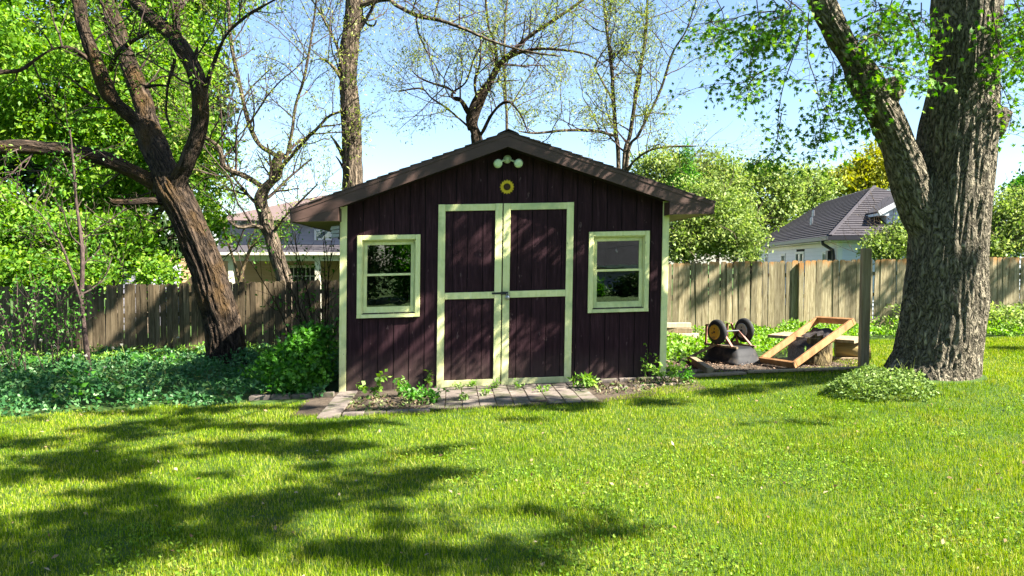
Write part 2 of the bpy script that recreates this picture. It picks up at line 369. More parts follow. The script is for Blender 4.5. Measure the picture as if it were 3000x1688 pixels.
yy = 2.7 + (15.5 - 2.7) * rng.random(n0) ** 1.35
xx = (rng.random(n0) * 2 - 1) * (0.74 * yy + 1.0)
keep = lawn_mask(xx, yy); xx, yy = xx[keep], yy[keep]
tuft = np.array([noise.noise(Vector((a * 2.2, b * 2.2, 3.0))) for a, b in zip(xx[::1], yy[::1])]) if len(xx) < 1 else 0.5 * np.sin(xx * 2.1 + 1.3 * np.sin(yy * 1.7)) * np.sin(yy * 2.7 + np.sin(xx * 3.1)) + 0.3 * np.sin(xx * 5.3 + 2 * np.sin(yy * 4.1))
n = len(xx)
h = (0.020 + 0.024 * rng.random(n)) * (1 + 0.40 * tuft); long_ = rng.random(n) < 0.02; h[long_] *= 1.7
wd = 0.0016 + 0.00046 * yy; wd *= rng.uniform(0.7, 1.3, n)
az = rng.uniform(0, 2 * math.pi, n); ln = np.abs(rng.normal(0, 0.62, n))
d = np.stack([np.cos(az), np.sin(az)], -1); sd = np.stack([-np.sin(az), np.cos(az)], -1)
fa = rng.normal(0, 0.5, n); sd = sd * np.cos(fa)[:, None] + d * np.sin(fa)[:, None]
z0 = gz(xx, yy) - 0.004
B0 = np.stack([xx, yy, z0], -1)
tip = B0 + np.concatenate([d * (np.sin(ln) * h)[:, None], (np.cos(ln) * h)[:, None]], -1)
w3 = np.concatenate([sd * wd[:, None], np.zeros((n, 1))], -1)
V = np.stack([B0 - w3 / 2, B0 + w3 / 2, tip + w3 * .18, tip - w3 * .18], 1).reshape(-1, 3)
GRASS = leafm('lawn_grass_blades', [(0.040, 0.105, 0.003), (0.105, 0.180, 0.004), (0.185, 0.265, 0.006), (0.27, 0.33, 0.015), (0.42, 0.40, 0.12)], 0.35, 0.0, 0.4, patch=((0.70, 0.83, 0.58), 1.1, (1.12, 0.93, 1.3), 2.6))
tag(obj_np('lawn_grass', V, np.arange(4 * n).reshape(-1, 4), GRASS), 'short bright green lawn grass covering the yard', 'grass', kind='stuff')
# clover and broad leaves in the lawn
n1 = 34000
yy = 2.8 + 5.5 * rng.random(n1) ** 1.2; xx = (rng.random(n1) * 2 - 1) * (0.74 * yy + .6)
pn = np.array([noise.noise(Vector((a * 0.8, b * 0.8, 9.0))) for a, b in zip(xx, yy)]) + 0.06 * xx - 0.05 * (yy - 4)
keep = lawn_mask(xx, yy) & (pn > 0.10); xx, yy = xx[keep], yy[keep]
P = np.stack([xx, yy, gz(xx, yy) + rng.uniform(.012, .045, len(xx))], -1)
CLOVER = leafm('clover_leaves', [(0.07, 0.15, 0.012), (0.13, 0.22, 0.02), (0.20, 0.29, 0.04)], 0.3, 0.02)
tag(leaves('lawn_clover', P, rng.uniform(.012, .024, len(P)), CLOVER, tmpl=(np.array([(0, -.3, 0), (.5, -.5, .1), (1, 0, 0), (.5, .5, .1)]), np.array([(0, 1, 2, 3)])), up=1.6), 'small round clover leaves scattered in the lawn', 'clover', kind='stuff')

fy = 3 + 7 * rng.random(420) ** 1.2; fx_ = (rng.random(420) * 2 - 1) * (.72 * fy); keep = lawn_mask(fx_, fy); fx_, fy = fx_[keep], fy[keep]
tag(leaves('fallen_leaves', np.stack([fx_, fy, gz(fx_, fy) + rng.uniform(.015, .04, len(fy))], -1), rng.uniform(.02, .05, len(fy)), leafm('dry_leaf', [(0.10, 0.06, 0.03), (0.22, 0.15, 0.08), (0.38, 0.31, 0.20)], .1, .03), up=2.0), 'dry fallen leaves and petals scattered on the lawn', 'fallen leaves', kind='stuff')

# ------------------------------------------------------------------ the shed
shed = empty('garden_shed', S(0, 0, -1.8) * np.array([1, 1, 0]) + np.array([0, 0, -0.05]), 'dark purple brown wooden shed with pale lime trim and double doors', 'shed')
UL, UR = -2.165, 2.15; UM = -.035; PIT = .345
def roofv(u, top): return top - PIT * abs(u - UM)
DEEP = -3.7
DOOR = (-.913, .871, -.02, 2.39); WINL = (-1.955, -1.142, .935, 2.005); WINR = (1.08, 1.90, .915, 1.99)
def hole(win, m=.06): return (win[0] + m, win[1] - m, win[2] + m, win[3] - m)
holes = [DOOR, hole(WINL), hole(WINR)]
# front wall: backing sheet behind separate grooved planks
brk = sorted(set([UL + .03, UR - .03] + [UL + .085 + .2 * i for i in range(22) if UL + .085 + .2 * i < UR - .05] + [h_[0] for h_ in holes] + [h_[1] for h_ in holes] + [UM]))
grooves = set(round(UL + .085 + .2 * i, 4) for i in range(22))
back = MB(S); fronts = []
for a, b in zip(brk[:-1], brk[1:]):
    if b - a < 1e-4: continue
    mid = .5 * (a + b); segs = [(-.03, None)]
    for h_ in holes:
        if h_[0] < mid < h_[1]:
            new = []
            for (v0, v1) in segs:
                if v1 is None or v1 > h_[3]:
                    if h_[2] > v0 + .01: new.append((v0, h_[2]))
                    new.append((h_[3], v1))
                else: new.append((v0, v1))
            segs = new
    for v0, v1 in segs:
        ta, tb = (roofv(a, 3.2), roofv(b, 3.2)) if v1 is None else (v1, v1)
        back.prism([(a, v0), (b, v0), (b, tb), (a, ta)], -.05, -.013)
        ga = .006 if round(a, 4) in grooves else 0; gb = .006 if round(b, 4) in grooves else 0
        fronts.append(((a + ga, v0), (b - gb, v0), (b - gb, tb), (a + ga, ta)))
wall = back.build('front_wall', GROOVE, shed)
for q in fronts: MB(S).prism(q, -.012, 0).build('siding_plank', SIDING, wall)
side = MB(S)
side.prism([(UL + .002, -.03), (UL + .05, -.03), (UL + .05, 2.45), (UL + .002, 2.45)], DEEP, -.052)
side.prism([(UR - .05, -.03), (UR - .002, -.03), (UR - .002, 2.45), (UR - .05, 2.45)], DEEP, -.052)
side.prism([(UL, -.03), (UR, -.03), (UR, 2.4), (UM, 3.18), (UL, 2.4)], DEEP - .05, DEEP - .002)
side.prism([(UL + .06, -.04), (UR - .06, -.04), (UR - .06, .0), (UL + .06, .0)], DEEP, -.06)
side.build('side_and_back_wall', SIDING, shed)
# corner boards
for u0, u1 in ((UL - .01, UL + .078), (UR - .075, UR + .012)):
    MB(S).box(u0, u1, -.035, 2.40, .001, .026).build('corner_board', TRIM, shed, bevel=.003)
for u0, u1 in ((UL - .012, UL + .0015), (UR - .0015, UR + .014)):
    MB(S).box(u0, u1, -.035, 2.18, -.09, .0005).build('corner_board', TRIM, shed)
# doors
def door(u0, u1, hinge_left):
    d = MB(S).box(u0 + .005, u1 - .005, -.015, 2.385, -.045, -.014).build('door', GROOVE, shed)
    g = [u0 + .01] + [x for x in (u0 + .19, u0 + .385, u0 + .585, u0 + .78) if x < u1 - .05] + [u1 - .01]
    for a, b in zip(g[:-1], g[1:]): MB(S).box(a + .005, b - .005, .0, 2.37, -.0135, -.002).build('panel_plank', SIDING, d)
    for a, b in ((u0, u0 + .092), (u1 - .092, u1)): MB(S).box(a, b, -.018, 2.388, -.0015, .021).build('stile', TRIM, d, bevel=.003)
    for v0, v1 in ((-.012, .075), (1.145, 1.232), (2.30, 2.386)): MB(S).box(u0 + .0935, u1 - .0935, v0, v1, -.0015, .019).build('rail', TRIM, d, bevel=.003)
    return d
dl = door(DOOR[0], -.076, True); dr = door(-.060, DOOR[1], False)
hs = MB(S).box(-.20, -.085, 1.195, 1.222, .0215, .027); hs.box(-.085, .015, 1.188, 1.228, .0275, .034); hs.build('hasp', BLACK, dl)
pl = empty('padlock', S(.005, 1.10, .045), 'small round steel padlock hanging from the door hasp', 'padlock')
MB(S).lathe((.005, 1.15, .037), (0, 0, 1), [(0, .02), (.002, .03), (.018, .031), (.022, .02)], 18).build('lock_body', STEEL, pl, True)
MB(S).rod([(.005 + .016 * math.cos(t), 1.178 + .03 * math.sin(t), .045) for t in np.linspace(-.2, math.pi + .2, 12)], .004, 6).build('shackle', STEEL, pl, True)
# windows (sash, panes, sill)
def window(wn, label):
    u0, u1, v0, v1 = wn; c = .062
    cs = MB(S)
    cs.box(u0, u0 + c, v0, v1, .001, .03); cs.box(u1 - c, u1, v0, v1, .001, .03); cs.box(u0 + c + .001, u1 - c - .001, v1 - c, v1, .001, .03)
    wi = cs.build('window', TRIM, shed, bevel=.004); tag(wi, label)
    a, b, lo, hi = u0 + c, u1 - c, v0 + .055, v1 - c
    vm = v0 + (v1 - v0) * .505
    rv = MB(S)
    rv.box(a - .002, a + .014, lo, hi, -.09, .0005).box(b - .014, b + .002, lo, hi, -.09, .0005).box(a + .015, b - .015, hi - .014, hi + .002, -.09, .0005)
    rv.build('jamb', TRIM, wi)
    MB(S).prism([(v0, .001), (v0, .05), (v0 + .04, .046), (v0 + .055, -.09), (v0 + .02, -.09)], u0 + .0615, u1 - .0615, ax=0).build('sill', TRIM, wi)
    MB(S).box(u0, u1, v0 - .002, v0 + .038, .0305, .036).build('apron', TRIM, wi)
    for nm, s0, s1, wz, bt in (('upper_sash', vm + .001, hi - .015, -.075, .028), ('lower_sash', lo - .002, vm + .03, -.042, .085)):
        x0, x1 = a + .0155, b - .0155
        sh = MB(S); st = .046
        sh.box(x0, x0 + st, s0, s1, wz, wz + .03).box(x1 - st, x1, s0, s1, wz, wz + .03)
        sh.box(x0 + st, x1 - st, s1 - (.05 if nm[0] == 'u' else .03), s1, wz, wz + .03).box(x0 + st, x1 - st, s0, s0 + bt, wz, wz + .03)
        so_ = sh.build(nm, TRIM, wi, bevel=.003)
        MB(S).box(x0 + st - .004, x1 - st + .004, s0 + bt - .004, s1 - .026, wz + .012, wz + .016).build('pane', GLASS, wi)
window(WINL, 'sash window between the corner board and the left door leaf'); window(WINR, 'sash window reflecting a dark roof')
# roof
RW0, RW1 = DEEP - .22, .29
OV = 2.70
deck = MB(S)
deck.prism([(UM - OV, roofv(OV + UM, 3.27)), (UM, 3.27), (UM + OV, roofv(UM + OV, 3.27)), (UM + OV, roofv(UM + OV, 3.235)), (UM, 3.235), (UM - OV, roofv(UM + OV, 3.235))], RW0, RW1 - .026)
roof = deck.build('roof', FASCIA, shed)
for sgn in (-1, 1):
    nC = 20
    for i in range(nC):                                       # shingle courses, stepped and a little ragged at the rake
        d0 = OV + .035 - i * (OV + .03) / nC; d1 = max(.0, d0 - (OV + .03) / nC - .03)
        v0 = 3.2715 - PIT * d0; v1 = 3.2715 - PIT * d1; th = .016
        e = RW1 + .012 + random.uniform(-.012, .014)
        MB(S).prism([(UM + sgn * d0, v0), (UM + sgn * d1, v1), (UM + sgn * d1, v1 + .006), (UM + sgn * d0, v0 + th + .006)][::sgn], RW0, e).build('shingle_course', SHINGLE, roof)
MB(S).prism([(UM - .13, 3.27 - PIT*.13 + .02), (UM, 3.30), (UM + .13, 3.27 - PIT*.13 + .02), (UM + .13, 3.27 - PIT*.13 + .032), (UM, 3.313), (UM - .13, 3.27 - PIT*.13 + .032)], RW0, RW1 + .015).build('ridge_cap', SHINGLE, roof)
for sgn in (-1, 1):
    t0 = UM + sgn * OV; inner = UM + sgn * 2.12
    a = roofv(t0, 3.268); 
    MB(S).prism([(UM, 3.268), (t0, a), (t0, a - .045), (UM, 3.225)][::-sgn], RW1 - .0245, RW1 + .006).build('rake_drip_board', FASCIA, roof)
    MB(S).prism([(UM, 3.2245), (t0, a - .0455), (t0 - sgn * .01, 2.185), (t0 - sgn * .42, roofv(t0 - sgn * .42, 3.085)), (UM, 3.085)][::-sgn] , RW1 - .0245, RW1 - .002).build('rake_board', FASCIA, roof)
    MB(S).prism([(t0 - sgn * .012, 2.184), (t0 - sgn * .421, roofv(t0 - sgn * .421, 3.084)), (inner, roofv(inner, 3.084)), (inner, 2.184)][::-sgn], RW1 - .0245, RW1 - .005).build('eave_return', FASCIA, roof)
    MB(S).box(*sorted((inner, inner + sgn * .018)), 2.184, roofv(inner, 3.08), .0275, RW1 - .026).build('return_end', FASCIA, roof)
    MB(S).prism([(t0, a - .002), (t0 + sgn * .02, a - .004), (t0 + sgn * .012, 2.182), (t0 - sgn * .008, 2.182)][::sgn], RW0, RW1 - .003).build('eave_fascia', FASCIA, roof)
    MB(S).prism([(UM, 3.10), (UM + sgn * 2.1, roofv(UM + sgn * 2.1, 3.10)), (UM + sgn * 2.1, roofv(UM + sgn * 2.1, 3.115)), (UM, 3.115)][::-sgn], .002, RW1 - .026).build('rake_soffit', GROOVE, roof)
    e0, e1 = sorted((t0 - sgn * .01, UL - .013 if sgn < 0 else UR + .015))
    wv = RW1 - .028
    for i in range(36):
        MB(S).box(e0, e1, 2.186 + .0008 * (i % 2), 2.198, wv - .098, wv).build('soffit_slat', SOFFIT, roof); wv -= .104
    MB(S).box(e0, e1, 2.2, 2.206, RW0, RW1 - .03).build('soffit_backing', GROOVE, roof)
# twin flood lamp, sunflower, corner lamp
LAMPG = surf('grass_tinted_lamp_enamel', [(0.3, (0.50, 0.60, 0.36)), (0.7, (0.66, 0.74, 0.48))], 6, rough=0.35, bump=0.05)  # white lamp body; green cast from the grass put into its colour
LENS = surf('grass_tinted_lamp_lens', [(0.35, (0.55, 0.66, 0.36)), (0.65, (0.70, 0.78, 0.50))], 30, rough=0.15, bump=0.3)  # white lens; the reflected grass is painted in as green
fl = empty('flood_light', S(-.02, 2.90, .01), 'twin headed outdoor flood light under the shed gable peak', 'lamp')
MB(S).lathe((-.022, 2.965, .001), (0, 0, 1), [(0, .055), (.02, .055), (.03, .045), (.045, .02)], 20).build('wall_plate', LAMPG, fl, True)
for sx in (-1, 1):
    cx = -.018 + sx * .122
    MB(S).rod([(-.02 + sx * .02, 2.955, .04), (-.02 + sx * .06, 2.94, .06), (cx, 2.915, .06)], .013, 8).build('arm', LAMPG, fl, True)
    hd = MB(S).lathe((cx, 2.912, .04), (sx * .12, -.2, 1), [(0, .026), (.02, .036), (.055, .042), (.085, .056), (.10, .058)], 20).build('lamp_head', LAMPG, fl, True)
    MB(S).lathe((cx + sx * .0122, 2.912 - .02, .1405), (sx * .12, -.2, 1), [(0, .053), (.006, .046), (.011, .026), (.012, .004)], 20).build('lens', LENS, hd, True)
YEL = surf('yellow_petals', [(0.3, (0.62, 0.40, 0.010)), (0.7, (0.80, 0.58, 0.03))], 18, rough=0.6, bump=0.2)
SEED = surf('sunflower_centre', [(0.3, (0.02, 0.012, 0.006)), (0.7, (0.09, 0.05, 0.02))], 120, rough=0.9, bump=0.8)
sf = empty('sunflower_ornament', S(-.02, 2.5, .004), 'yellow sunflower ornament hung on the gable above the doors', 'ornament')
for ring, (n_, ro, wz) in enumerate(((16, .100, .004), (16, .088, .011))):
    for k in range(n_):
        th = 2 * math.pi * (k + .5 * ring) / n_; c_, s_ = math.cos(th), math.sin(th)
        def pt(r_, t_, z): return (-.02 + r_ * c_ - t_ * s_, 2.603 + r_ * s_ + t_ * c_, z)
        MB(S).add([pt(.03, -.008, wz), pt(.06, -.017, wz + .008), pt(ro, 0, wz + .004), pt(.06, .017, wz + .008), pt(.03, .008, wz), pt(.06, 0, wz + .003)], [(0, 1, 5, 4), (1, 2, 5), (5, 2, 3), (5, 3, 4)]).build('petal', YEL, sf)
MB(S).lathe((-.02, 2.603, .019), (0, 0, 1), [(0, .045), (.008, .044), (.013, .034), (.012, .022), (.009, .012), (.009, .002)], 22).build('seed_disc', SEED, sf, True)
GREY = surf('grey_enamel', [(0.3, (0.22, 0.23, 0.24)), (0.7, (0.34, 0.35, 0.36))], 10, rough=0.5, bump=0.1)
bl = empty('louvred_lamp', S(-2.23, 1.98, .02), 'small grey louvred lamp on the shed corner under the eave', 'lamp')
for i in range(3):
    MB(S).prism([(-2.275 + .004 * i, 2.128 - .05 * i), (-2.178, 2.135 - .05 * i), (-2.178, 2.095 - .05 * i), (-2.292 + .004 * i, 2.082 - .05 * i)][::-1], -.03, .075).build('louvre', GREY, bl)
MB(S).box(-2.192, -2.1775, 1.96, 2.145, -.02, .05).build('back_plate', BLACK, bl)

# ------------------------------------------------------------------ paving and bed in front of the doors
bed = MB(); ring = [SG(u, w_, .006) for u, w_ in ((-2.5, 1.5), (-2.5, .0), (-2.2, -.02), (2.2, -.02), (2.55, .0), (2.4, .95), (1.0, 1.46), (-.9, 1.5))]
bed.add(ring, [tuple(range(len(ring)))[::-1]]); tag(bed.build('planting_bed_soil', SOIL), kind='structure')
pav = empty('paved_apron', SG(0, .7, 0), 'grey square pavers laid in front of the shed doors', 'paving')
pc = MB(); c0 = [SG(u, w_, .0095) for u, w_ in ((-1.0, .03), (1.0, .03), (1.0, 1.44), (-1.0, 1.46))]; pc.add(c0, [(0, 1, 2, 3)][::1]); pc.build('joint_sand', SOIL, pav)
nr, ncx = 6, 10
for i in range(nr):
    for j in range(ncx):
        u0 = -.985 + j * .197; w0 = .035 + i * .232
        if i == nr - 1 and random.random() < .12: continue
        q = [(u0 + .004, w0 + .004), (u0 + .192, w0 + .004), (u0 + .192, w0 + .226), (u0 + .004, w0 + .226)]
        t_ = .016 + random.uniform(-.003, .003); tilt = random.uniform(-.004, .004)
        b_ = [SG(u, w_, -.03) for u, w_ in q]
        top = [SG(u, w_, t_ + tilt * (k in (1, 2))) for k, (u, w_) in enumerate([(u0 + .009, w0 + .009), (u0 + .187, w0 + .009), (u0 + .187, w0 + .221), (u0 + .009, w0 + .221)])]
        sd_ = [SG(u, w_, t_ - .007 + tilt * (k in (1, 2))) for k, (u, w_) in enumerate(q)]
        m = MB().add(b_ + sd_ + top, [(8, 11, 10, 9)] + [(k, k + 4, (k + 1) % 4 + 4, (k + 1) % 4) for k in range(4)] + [(k + 4, k + 8, (k + 1) % 4 + 8, (k + 1) % 4 + 4) for k in range(4)])
        m.build('paver', PAVER, pav)
def slab(poly, h0, name, mat, parent=None):
    b_ = [SG(u, w_, -.03) for u, w_ in poly]; c = np.mean(poly, 0)
    t_ = [SG(*(np.array(q) * .96 + c * .04), h0) for q in poly]; s_ = [SG(u, w_, h0 - .012) for u, w_ in poly]; n_ = len(poly)
    return MB().add(b_ + s_ + t_, [tuple(range(2*n_, 3*n_))[::-1]] + [(k, k + n_, (k + 1) % n_ + n_, (k + 1) % n_) for k in range(n_)] + [(k + n_, k + 2*n_, (k + 1) % n_ + 2*n_, (k + 1) % n_ + n_) for k in range(n_)]).build(name, mat, parent)
sp = empty('slab_row', SG(-2.05, .9, 0), 'row of flat grey slabs running out from the shed corner', 'paving')
for k in range(4): slab([(-2.16, .06 + k * .41), (-2.16, .45 + k * .41), (-1.93, .45 + k * .41), (-1.93, .06 + k * .41)], .026 + .004 * (k % 2), 'slab', PAVER, sp)
ef = empty('edging_row', SG(-1.5, 1.6, 0), 'low stone edging along the weedy bed front', 'edging')
for k in range(4): slab([(-1.90 + k * .24, 1.50), (-1.90 + k * .24, 1.60), (-1.67 + k * .24, 1.60), (-1.67 + k * .24, 1.50)], .035, 'edging_stone', PAVER, ef)
el = empty('edging_row', SG(-2.7, .1, 0), 'dark stone edging blocks beside the leafy shrub', 'edging')
for k in range(4): slab([(-2.45 - k * .26, .22), (-2.45 - k * .26, .34), (-2.20 - k * .26, .34), (-2.20 - k * .26, .22)], .055, 'edging_stone', PAVER, el)
er = empty('edging_row', SG(1.6, .6, 0), 'broken stone edging in the leaf litter right of the doors', 'edging')
for k in range(3): slab([(1.22 + k * .36, .60 - k * .05), (1.22 + k * .36, .68 - k * .05), (1.50 + k * .36, .66 - k * .05), (1.50 + k * .36, .58 - k * .05)], .028, 'edging_stone', PAVER, er)
for k in range(4): slab([(1.25 + k * .25, .06), (1.25 + k * .25, .16), (1.48 + k * .25, .16), (1.48 + k * .25, .06)], .045, 'edging_stone', PAVER, er)

# ------------------------------------------------------------------ fences
def fencem(name, dark, mid, light, tip):
    m, nt, out = NT(name); v = coords(nt, 'Object', (9, 9, 0.7)); f = noise_n(nt, v, 3.2, 6, 0.7, 0.8)
    c = ramp(nt, f, [(0.28, dark), (0.5, mid), (0.72, light)])
    v2 = coords(nt, 'Object', (3, 3, 1.2)); f2 = noise_n(nt, v2, 4.5, 2, 0.5); c = mixc(nt, ramp(nt, f2, [(0.66, (0, 0, 0)), (0.74, (1, 1, 1))]), c, (0.12, 0.085, 0.05))
    oi = nd(nt, 'ShaderNodeObjectInfo'); mr = nd(nt, 'ShaderNodeMapRange'); mr.inputs['To Min'].default_value = .6; mr.inputs['To Max'].default_value = 1.25; nt.links.new(oi.outputs['Random'], mr.inputs['Value'])
    hs_ = nd(nt, 'ShaderNodeHueSaturation'); nt.links.new(c, hs_.inputs['Color']); nt.links.new(mr.outputs[0], hs_.inputs['Value']); c = hs_.outputs[0]
    if tip:
        sx = nd(nt, 'ShaderNodeSeparateXYZ'); nt.links.new(nd(nt, 'ShaderNodeTexCoord').outputs['Object'], sx.inputs[0])
        ad = nd(nt, 'ShaderNodeMath', operation='MULTIPLY_ADD'); nt.links.new(f2, ad.inputs[0]); ad.inputs[1].default_value = .35; nt.links.new(sx.outputs[2], ad.inputs[2])
        a2 = nd(nt, 'ShaderNodeMath', operation='MULTIPLY_ADD'); nt.links.new(oi.outputs['Random'], a2.inputs[0]); a2.inputs[1].default_value = .16; nt.links.new(ad.outputs[0], a2.inputs[2])
        c = mixc(nt, ramp(nt, a2.outputs[0], [(.0, (0, 0, 0)), (1, (1, 1, 1))]) if False else rng_fac(nt, a2.outputs[0], 1.80, 1.97), c, tip)
    b = nd(nt, 'ShaderNodeBsdfPrincipled'); b.inputs['Roughness'].default_value = .9; b.inputs['Specular IOR Level'].default_value = .15; nt.links.new(c, b.inputs['Base Color'])
    bp = nd(nt, 'ShaderNodeBump'); bp.inputs['Strength'].default_value = .6; bp.inputs['Distance'].default_value = .006; nt.links.new(noise_n(nt, v, 9, 5, .7), bp.inputs['Height']); nt.links.new(bp.outputs[0], b.inputs['Normal'])
    nt.links.new(b.outputs[0], out.inputs[0]); return m
def rng_fac(nt, val, lo, hi):
    m_ = nd(nt, 'ShaderNodeMapRange'); m_.inputs['From Min'].default_value = lo; m_.inputs['From Max'].default_value = hi; m_.inputs['To Max'].default_value = 0.75; nt.links.new(val, m_.inputs['Value']); return m_.outputs[0]
FENCE_L = fencem('shade_darkened_fence_wood', (0.035, 0.025, 0.013), (0.090, 0.067, 0.038), (0.17, 0.13, 0.08), None)  # same weathered wood, shade put into its colour
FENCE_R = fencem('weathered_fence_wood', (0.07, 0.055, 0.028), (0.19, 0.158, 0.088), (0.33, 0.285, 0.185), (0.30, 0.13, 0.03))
FLY = lambda x: 14.4 + (x + 10) * .107
def fence(x0, x1, pw, gap, height, mat, label, posts, sink=.0):
    root = empty('wooden_fence', (.5 * (x0 + x1), FLY(.5 * (x0 + x1)), float(gz(.5 * (x0 + x1), FLY(.5 * (x0 + x1))))), label, 'fence')
    dirv = nrm((1, .107, 0)); ang = math.atan2(dirv[1], dirv[0]); nv = np.array([dirv[1], -dirv[0], 0])
    def pick(hh):
        e = .028
        poly = [(-pw / 2, -.06), (pw / 2, -.06), (pw / 2, hh - e), (pw / 2 - e * .9, hh), (-pw / 2 + e * .9, hh), (-pw / 2, hh - e)]
        m = MB().prism(poly, -.009, .009, ax=1); me = bpy.data.meshes.new('picket'); me.from_pydata(m.v, [], m.f); me.update(); me.materials.append(mat); return me
    vars_ = [pick(height + dz) for dz in (-.015, -.008, 0, .006, .012)]
    x = x0
    while x < x1:
        p = np.array([x, FLY(x), 0]); p[2] = gz(p[0], p[1]) + random.uniform(-.006, .006)
        o = put('picket', random.choice(vars_), None, root, p + nv * random.uniform(-.004, .004))
        o.rotation_euler = (random.uniform(-.012, .012), random.gauss(0, .009), ang + random.gauss(0, .04))
        o.scale = (random.uniform(.93, 1.02), 1, 1)
        x += (pw + gap * random.uniform(.3, 1.6)) * dirv[0]
    for hh in (.32, height * .55, height - .28):
        a = np.array([x0, FLY(x0), gz(x0, FLY(x0)) + hh]) - nv * .035; b = np.array([x1, FLY(x1), gz(x1, FLY(x1)) + hh]) - nv * .035
        MB().bar(a, b, .035, .085).build('rail', mat, root)
    for px_, frontal, hh in posts:
        p = np.array([px_, FLY(px_), gz(px_, FLY(px_)) - .1]) + nv * (.062 if frontal else -.095)
        MB().bar(p, p + np.array([0, 0, hh + .1]), .10, .09, up=(0, 1, 0)).build('post', mat, root)
    return root
fence(-15.5, 2.2, .110, .006, 1.50, FENCE_L, 'shade darkened dog eared picket fence left of the shed', [(x, False, 1.45) for x in (-14, -11.6, -9.2, -6.8, -4.4, -2.0, .4)])
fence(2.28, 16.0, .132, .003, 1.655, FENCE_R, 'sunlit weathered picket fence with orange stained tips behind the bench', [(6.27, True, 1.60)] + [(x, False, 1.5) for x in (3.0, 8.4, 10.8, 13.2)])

# ------------------------------------------------------------------ house behind the right fence
LAV = surf('lavender_grey_siding', [(0.3, (0.64, 0.66, 0.74)), (0.7, (0.72, 0.74, 0.80))], 3, (.3, .3, 4), .6, .1)
GUT = plain('dark_gutter', (0.025, 0.022, 0.028), 0.4)
RSH = surf('charcoal_shingle', [(0.3, (0.026, 0.023, 0.026)), (0.7, (0.058, 0.051, 0.057))], 25, rough=.95, bump=.4, rnd=.14)
RSH2 = RSH
DARKROOM = surf('dark_room', [(0.3, (0.02, 0.02, 0.022)), (0.7, (0.035, 0.035, 0.04))], 2, rough=.9, bump=0)
hL = nrm((.145, .99, 0)); hR = nrm((.99, -.145, 0)); HC = np.array([10.02, 22.7, 0]); HZ = -.45; EV = at(2462, 690, 22.7)[2]
def Hs(a, b, z): return HC + hL * a + hR * b + np.array([0, 0, z])   # a along the long wall (away), b across, z height
HLEN, HWID = 13.0, 5.4
house = empty('grey_house', (*Hs(HLEN / 2, HWID / 2, HZ)[:2], HZ), 'pale lavender sided house with charcoal hip roof and dormer', 'house')
MB(Hs).box(.02, HLEN, .02, HWID, HZ, EV).build('wall', DARKROOM, house)
nb = int((EV - .4) / .13) + 1
W_OPEN = [(1.1, 1.75, .95, 1.98), (4.2, 5.5, .95, 2.02), (7.3, 8.05, .9, 1.98), (10.9, 11.5, .95, 1.95)]
i = 0; z = -.1
while z < EV - .05:                                             # clapboards, cut round the windows
    cuts = [(a, b) for a, b, z0_, z1_ in W_OPEN if z0_ - .02 < z + .06 < z1_ + .02]; xs_ = [0.0] + [q for c in sorted(cuts) for q in c] + [HLEN]
    for a, b in zip(xs_[::2], xs_[1::2]):
        MB(Hs).prism([(-.026, z), (.0, z), (.0, z + .128), (-.012, z + .128)], a, b, ax=0).build('clapboard', LAV, house)
    MB(Hs).prism([(-.026, z), (.0, z), (.0, z + .128), (-.012, z + .128)][::-1], .0, HWID, ax=1).build('clapboard', LAV, house)
    z += .13
MB(Hs).box(-.05, .06, -.05, .0, -.2, EV).build('corner_trim', WHITE, house)
MB(Hs).box(-.05, -.028, .0, .09, -.2, EV).build('corner_trim', WHITE, house)
for a, b, z0_, z1_ in W_OPEN:
    f = MB(Hs)
    f.box(a, a + .09, -.05, .0, z0_, z1_).box(b - .09, b, -.05, .0, z0_, z1_).box(a + .09, b - .09, -.05, .0, z1_ - .09, z1_).box(a + .09, b - .09, -.06, .0, z0_, z0_ + .07)
    if b - a > 1: f.box(.5*(a+b) - .08, .5*(a+b) + .08, -.05, .0, z0_ + .07, z1_ - .09)
    wo = f.build('window', WHITE, house)
    MB(Hs).box(a + .09, b - .09, -.008, -.004, z0_ + .07, z1_ - .09).build('pane', GLASS, wo)
    MB(Hs).box(a + .09, b - .09, -.03, -.01, .5*(z0_+z1_) - .03, .5*(z0_+z1_) + .03).build('meeting_rail', WHITE, wo)
    if b - a < .8:
        for q in (1/3, 2/3): MB(Hs).box(a + .09 + q*(b-a-.18) - .012, a + .09 + q*(b-a-.18) + .012, -.028, -.012, .5*(z0_+z1_) + .03, z1_ - .09).build('muntin', WHITE, wo)
AP = (5.0, 2.6); RE = (11.6, 2.6); APZ = at(2557, 548, Hs(*AP, 0)[1])[2]; OVH = .35
ez = EV - .03
A0, A1, A2, A3 = (-OVH, -OVH, ez), (HLEN + OVH, -OVH, ez), (HLEN + OVH, HWID + OVH, ez), (-OVH, HWID + OVH, ez)
PA, PB = (*AP, APZ), (*RE, APZ)
r_ = MB(Hs).add([A0, A1, A2, A3, PA, PB], [(0, 4, 5, 1), (0, 3, 4), (3, 2, 5, 4), (1, 5, 2), (0, 1, 2, 3)]); hroof = r_.build('roof', RSH, house)
def lerp(p, q, t): return tuple(np.array(p) * (1 - t) + np.array(q) * t)
NCO = 24
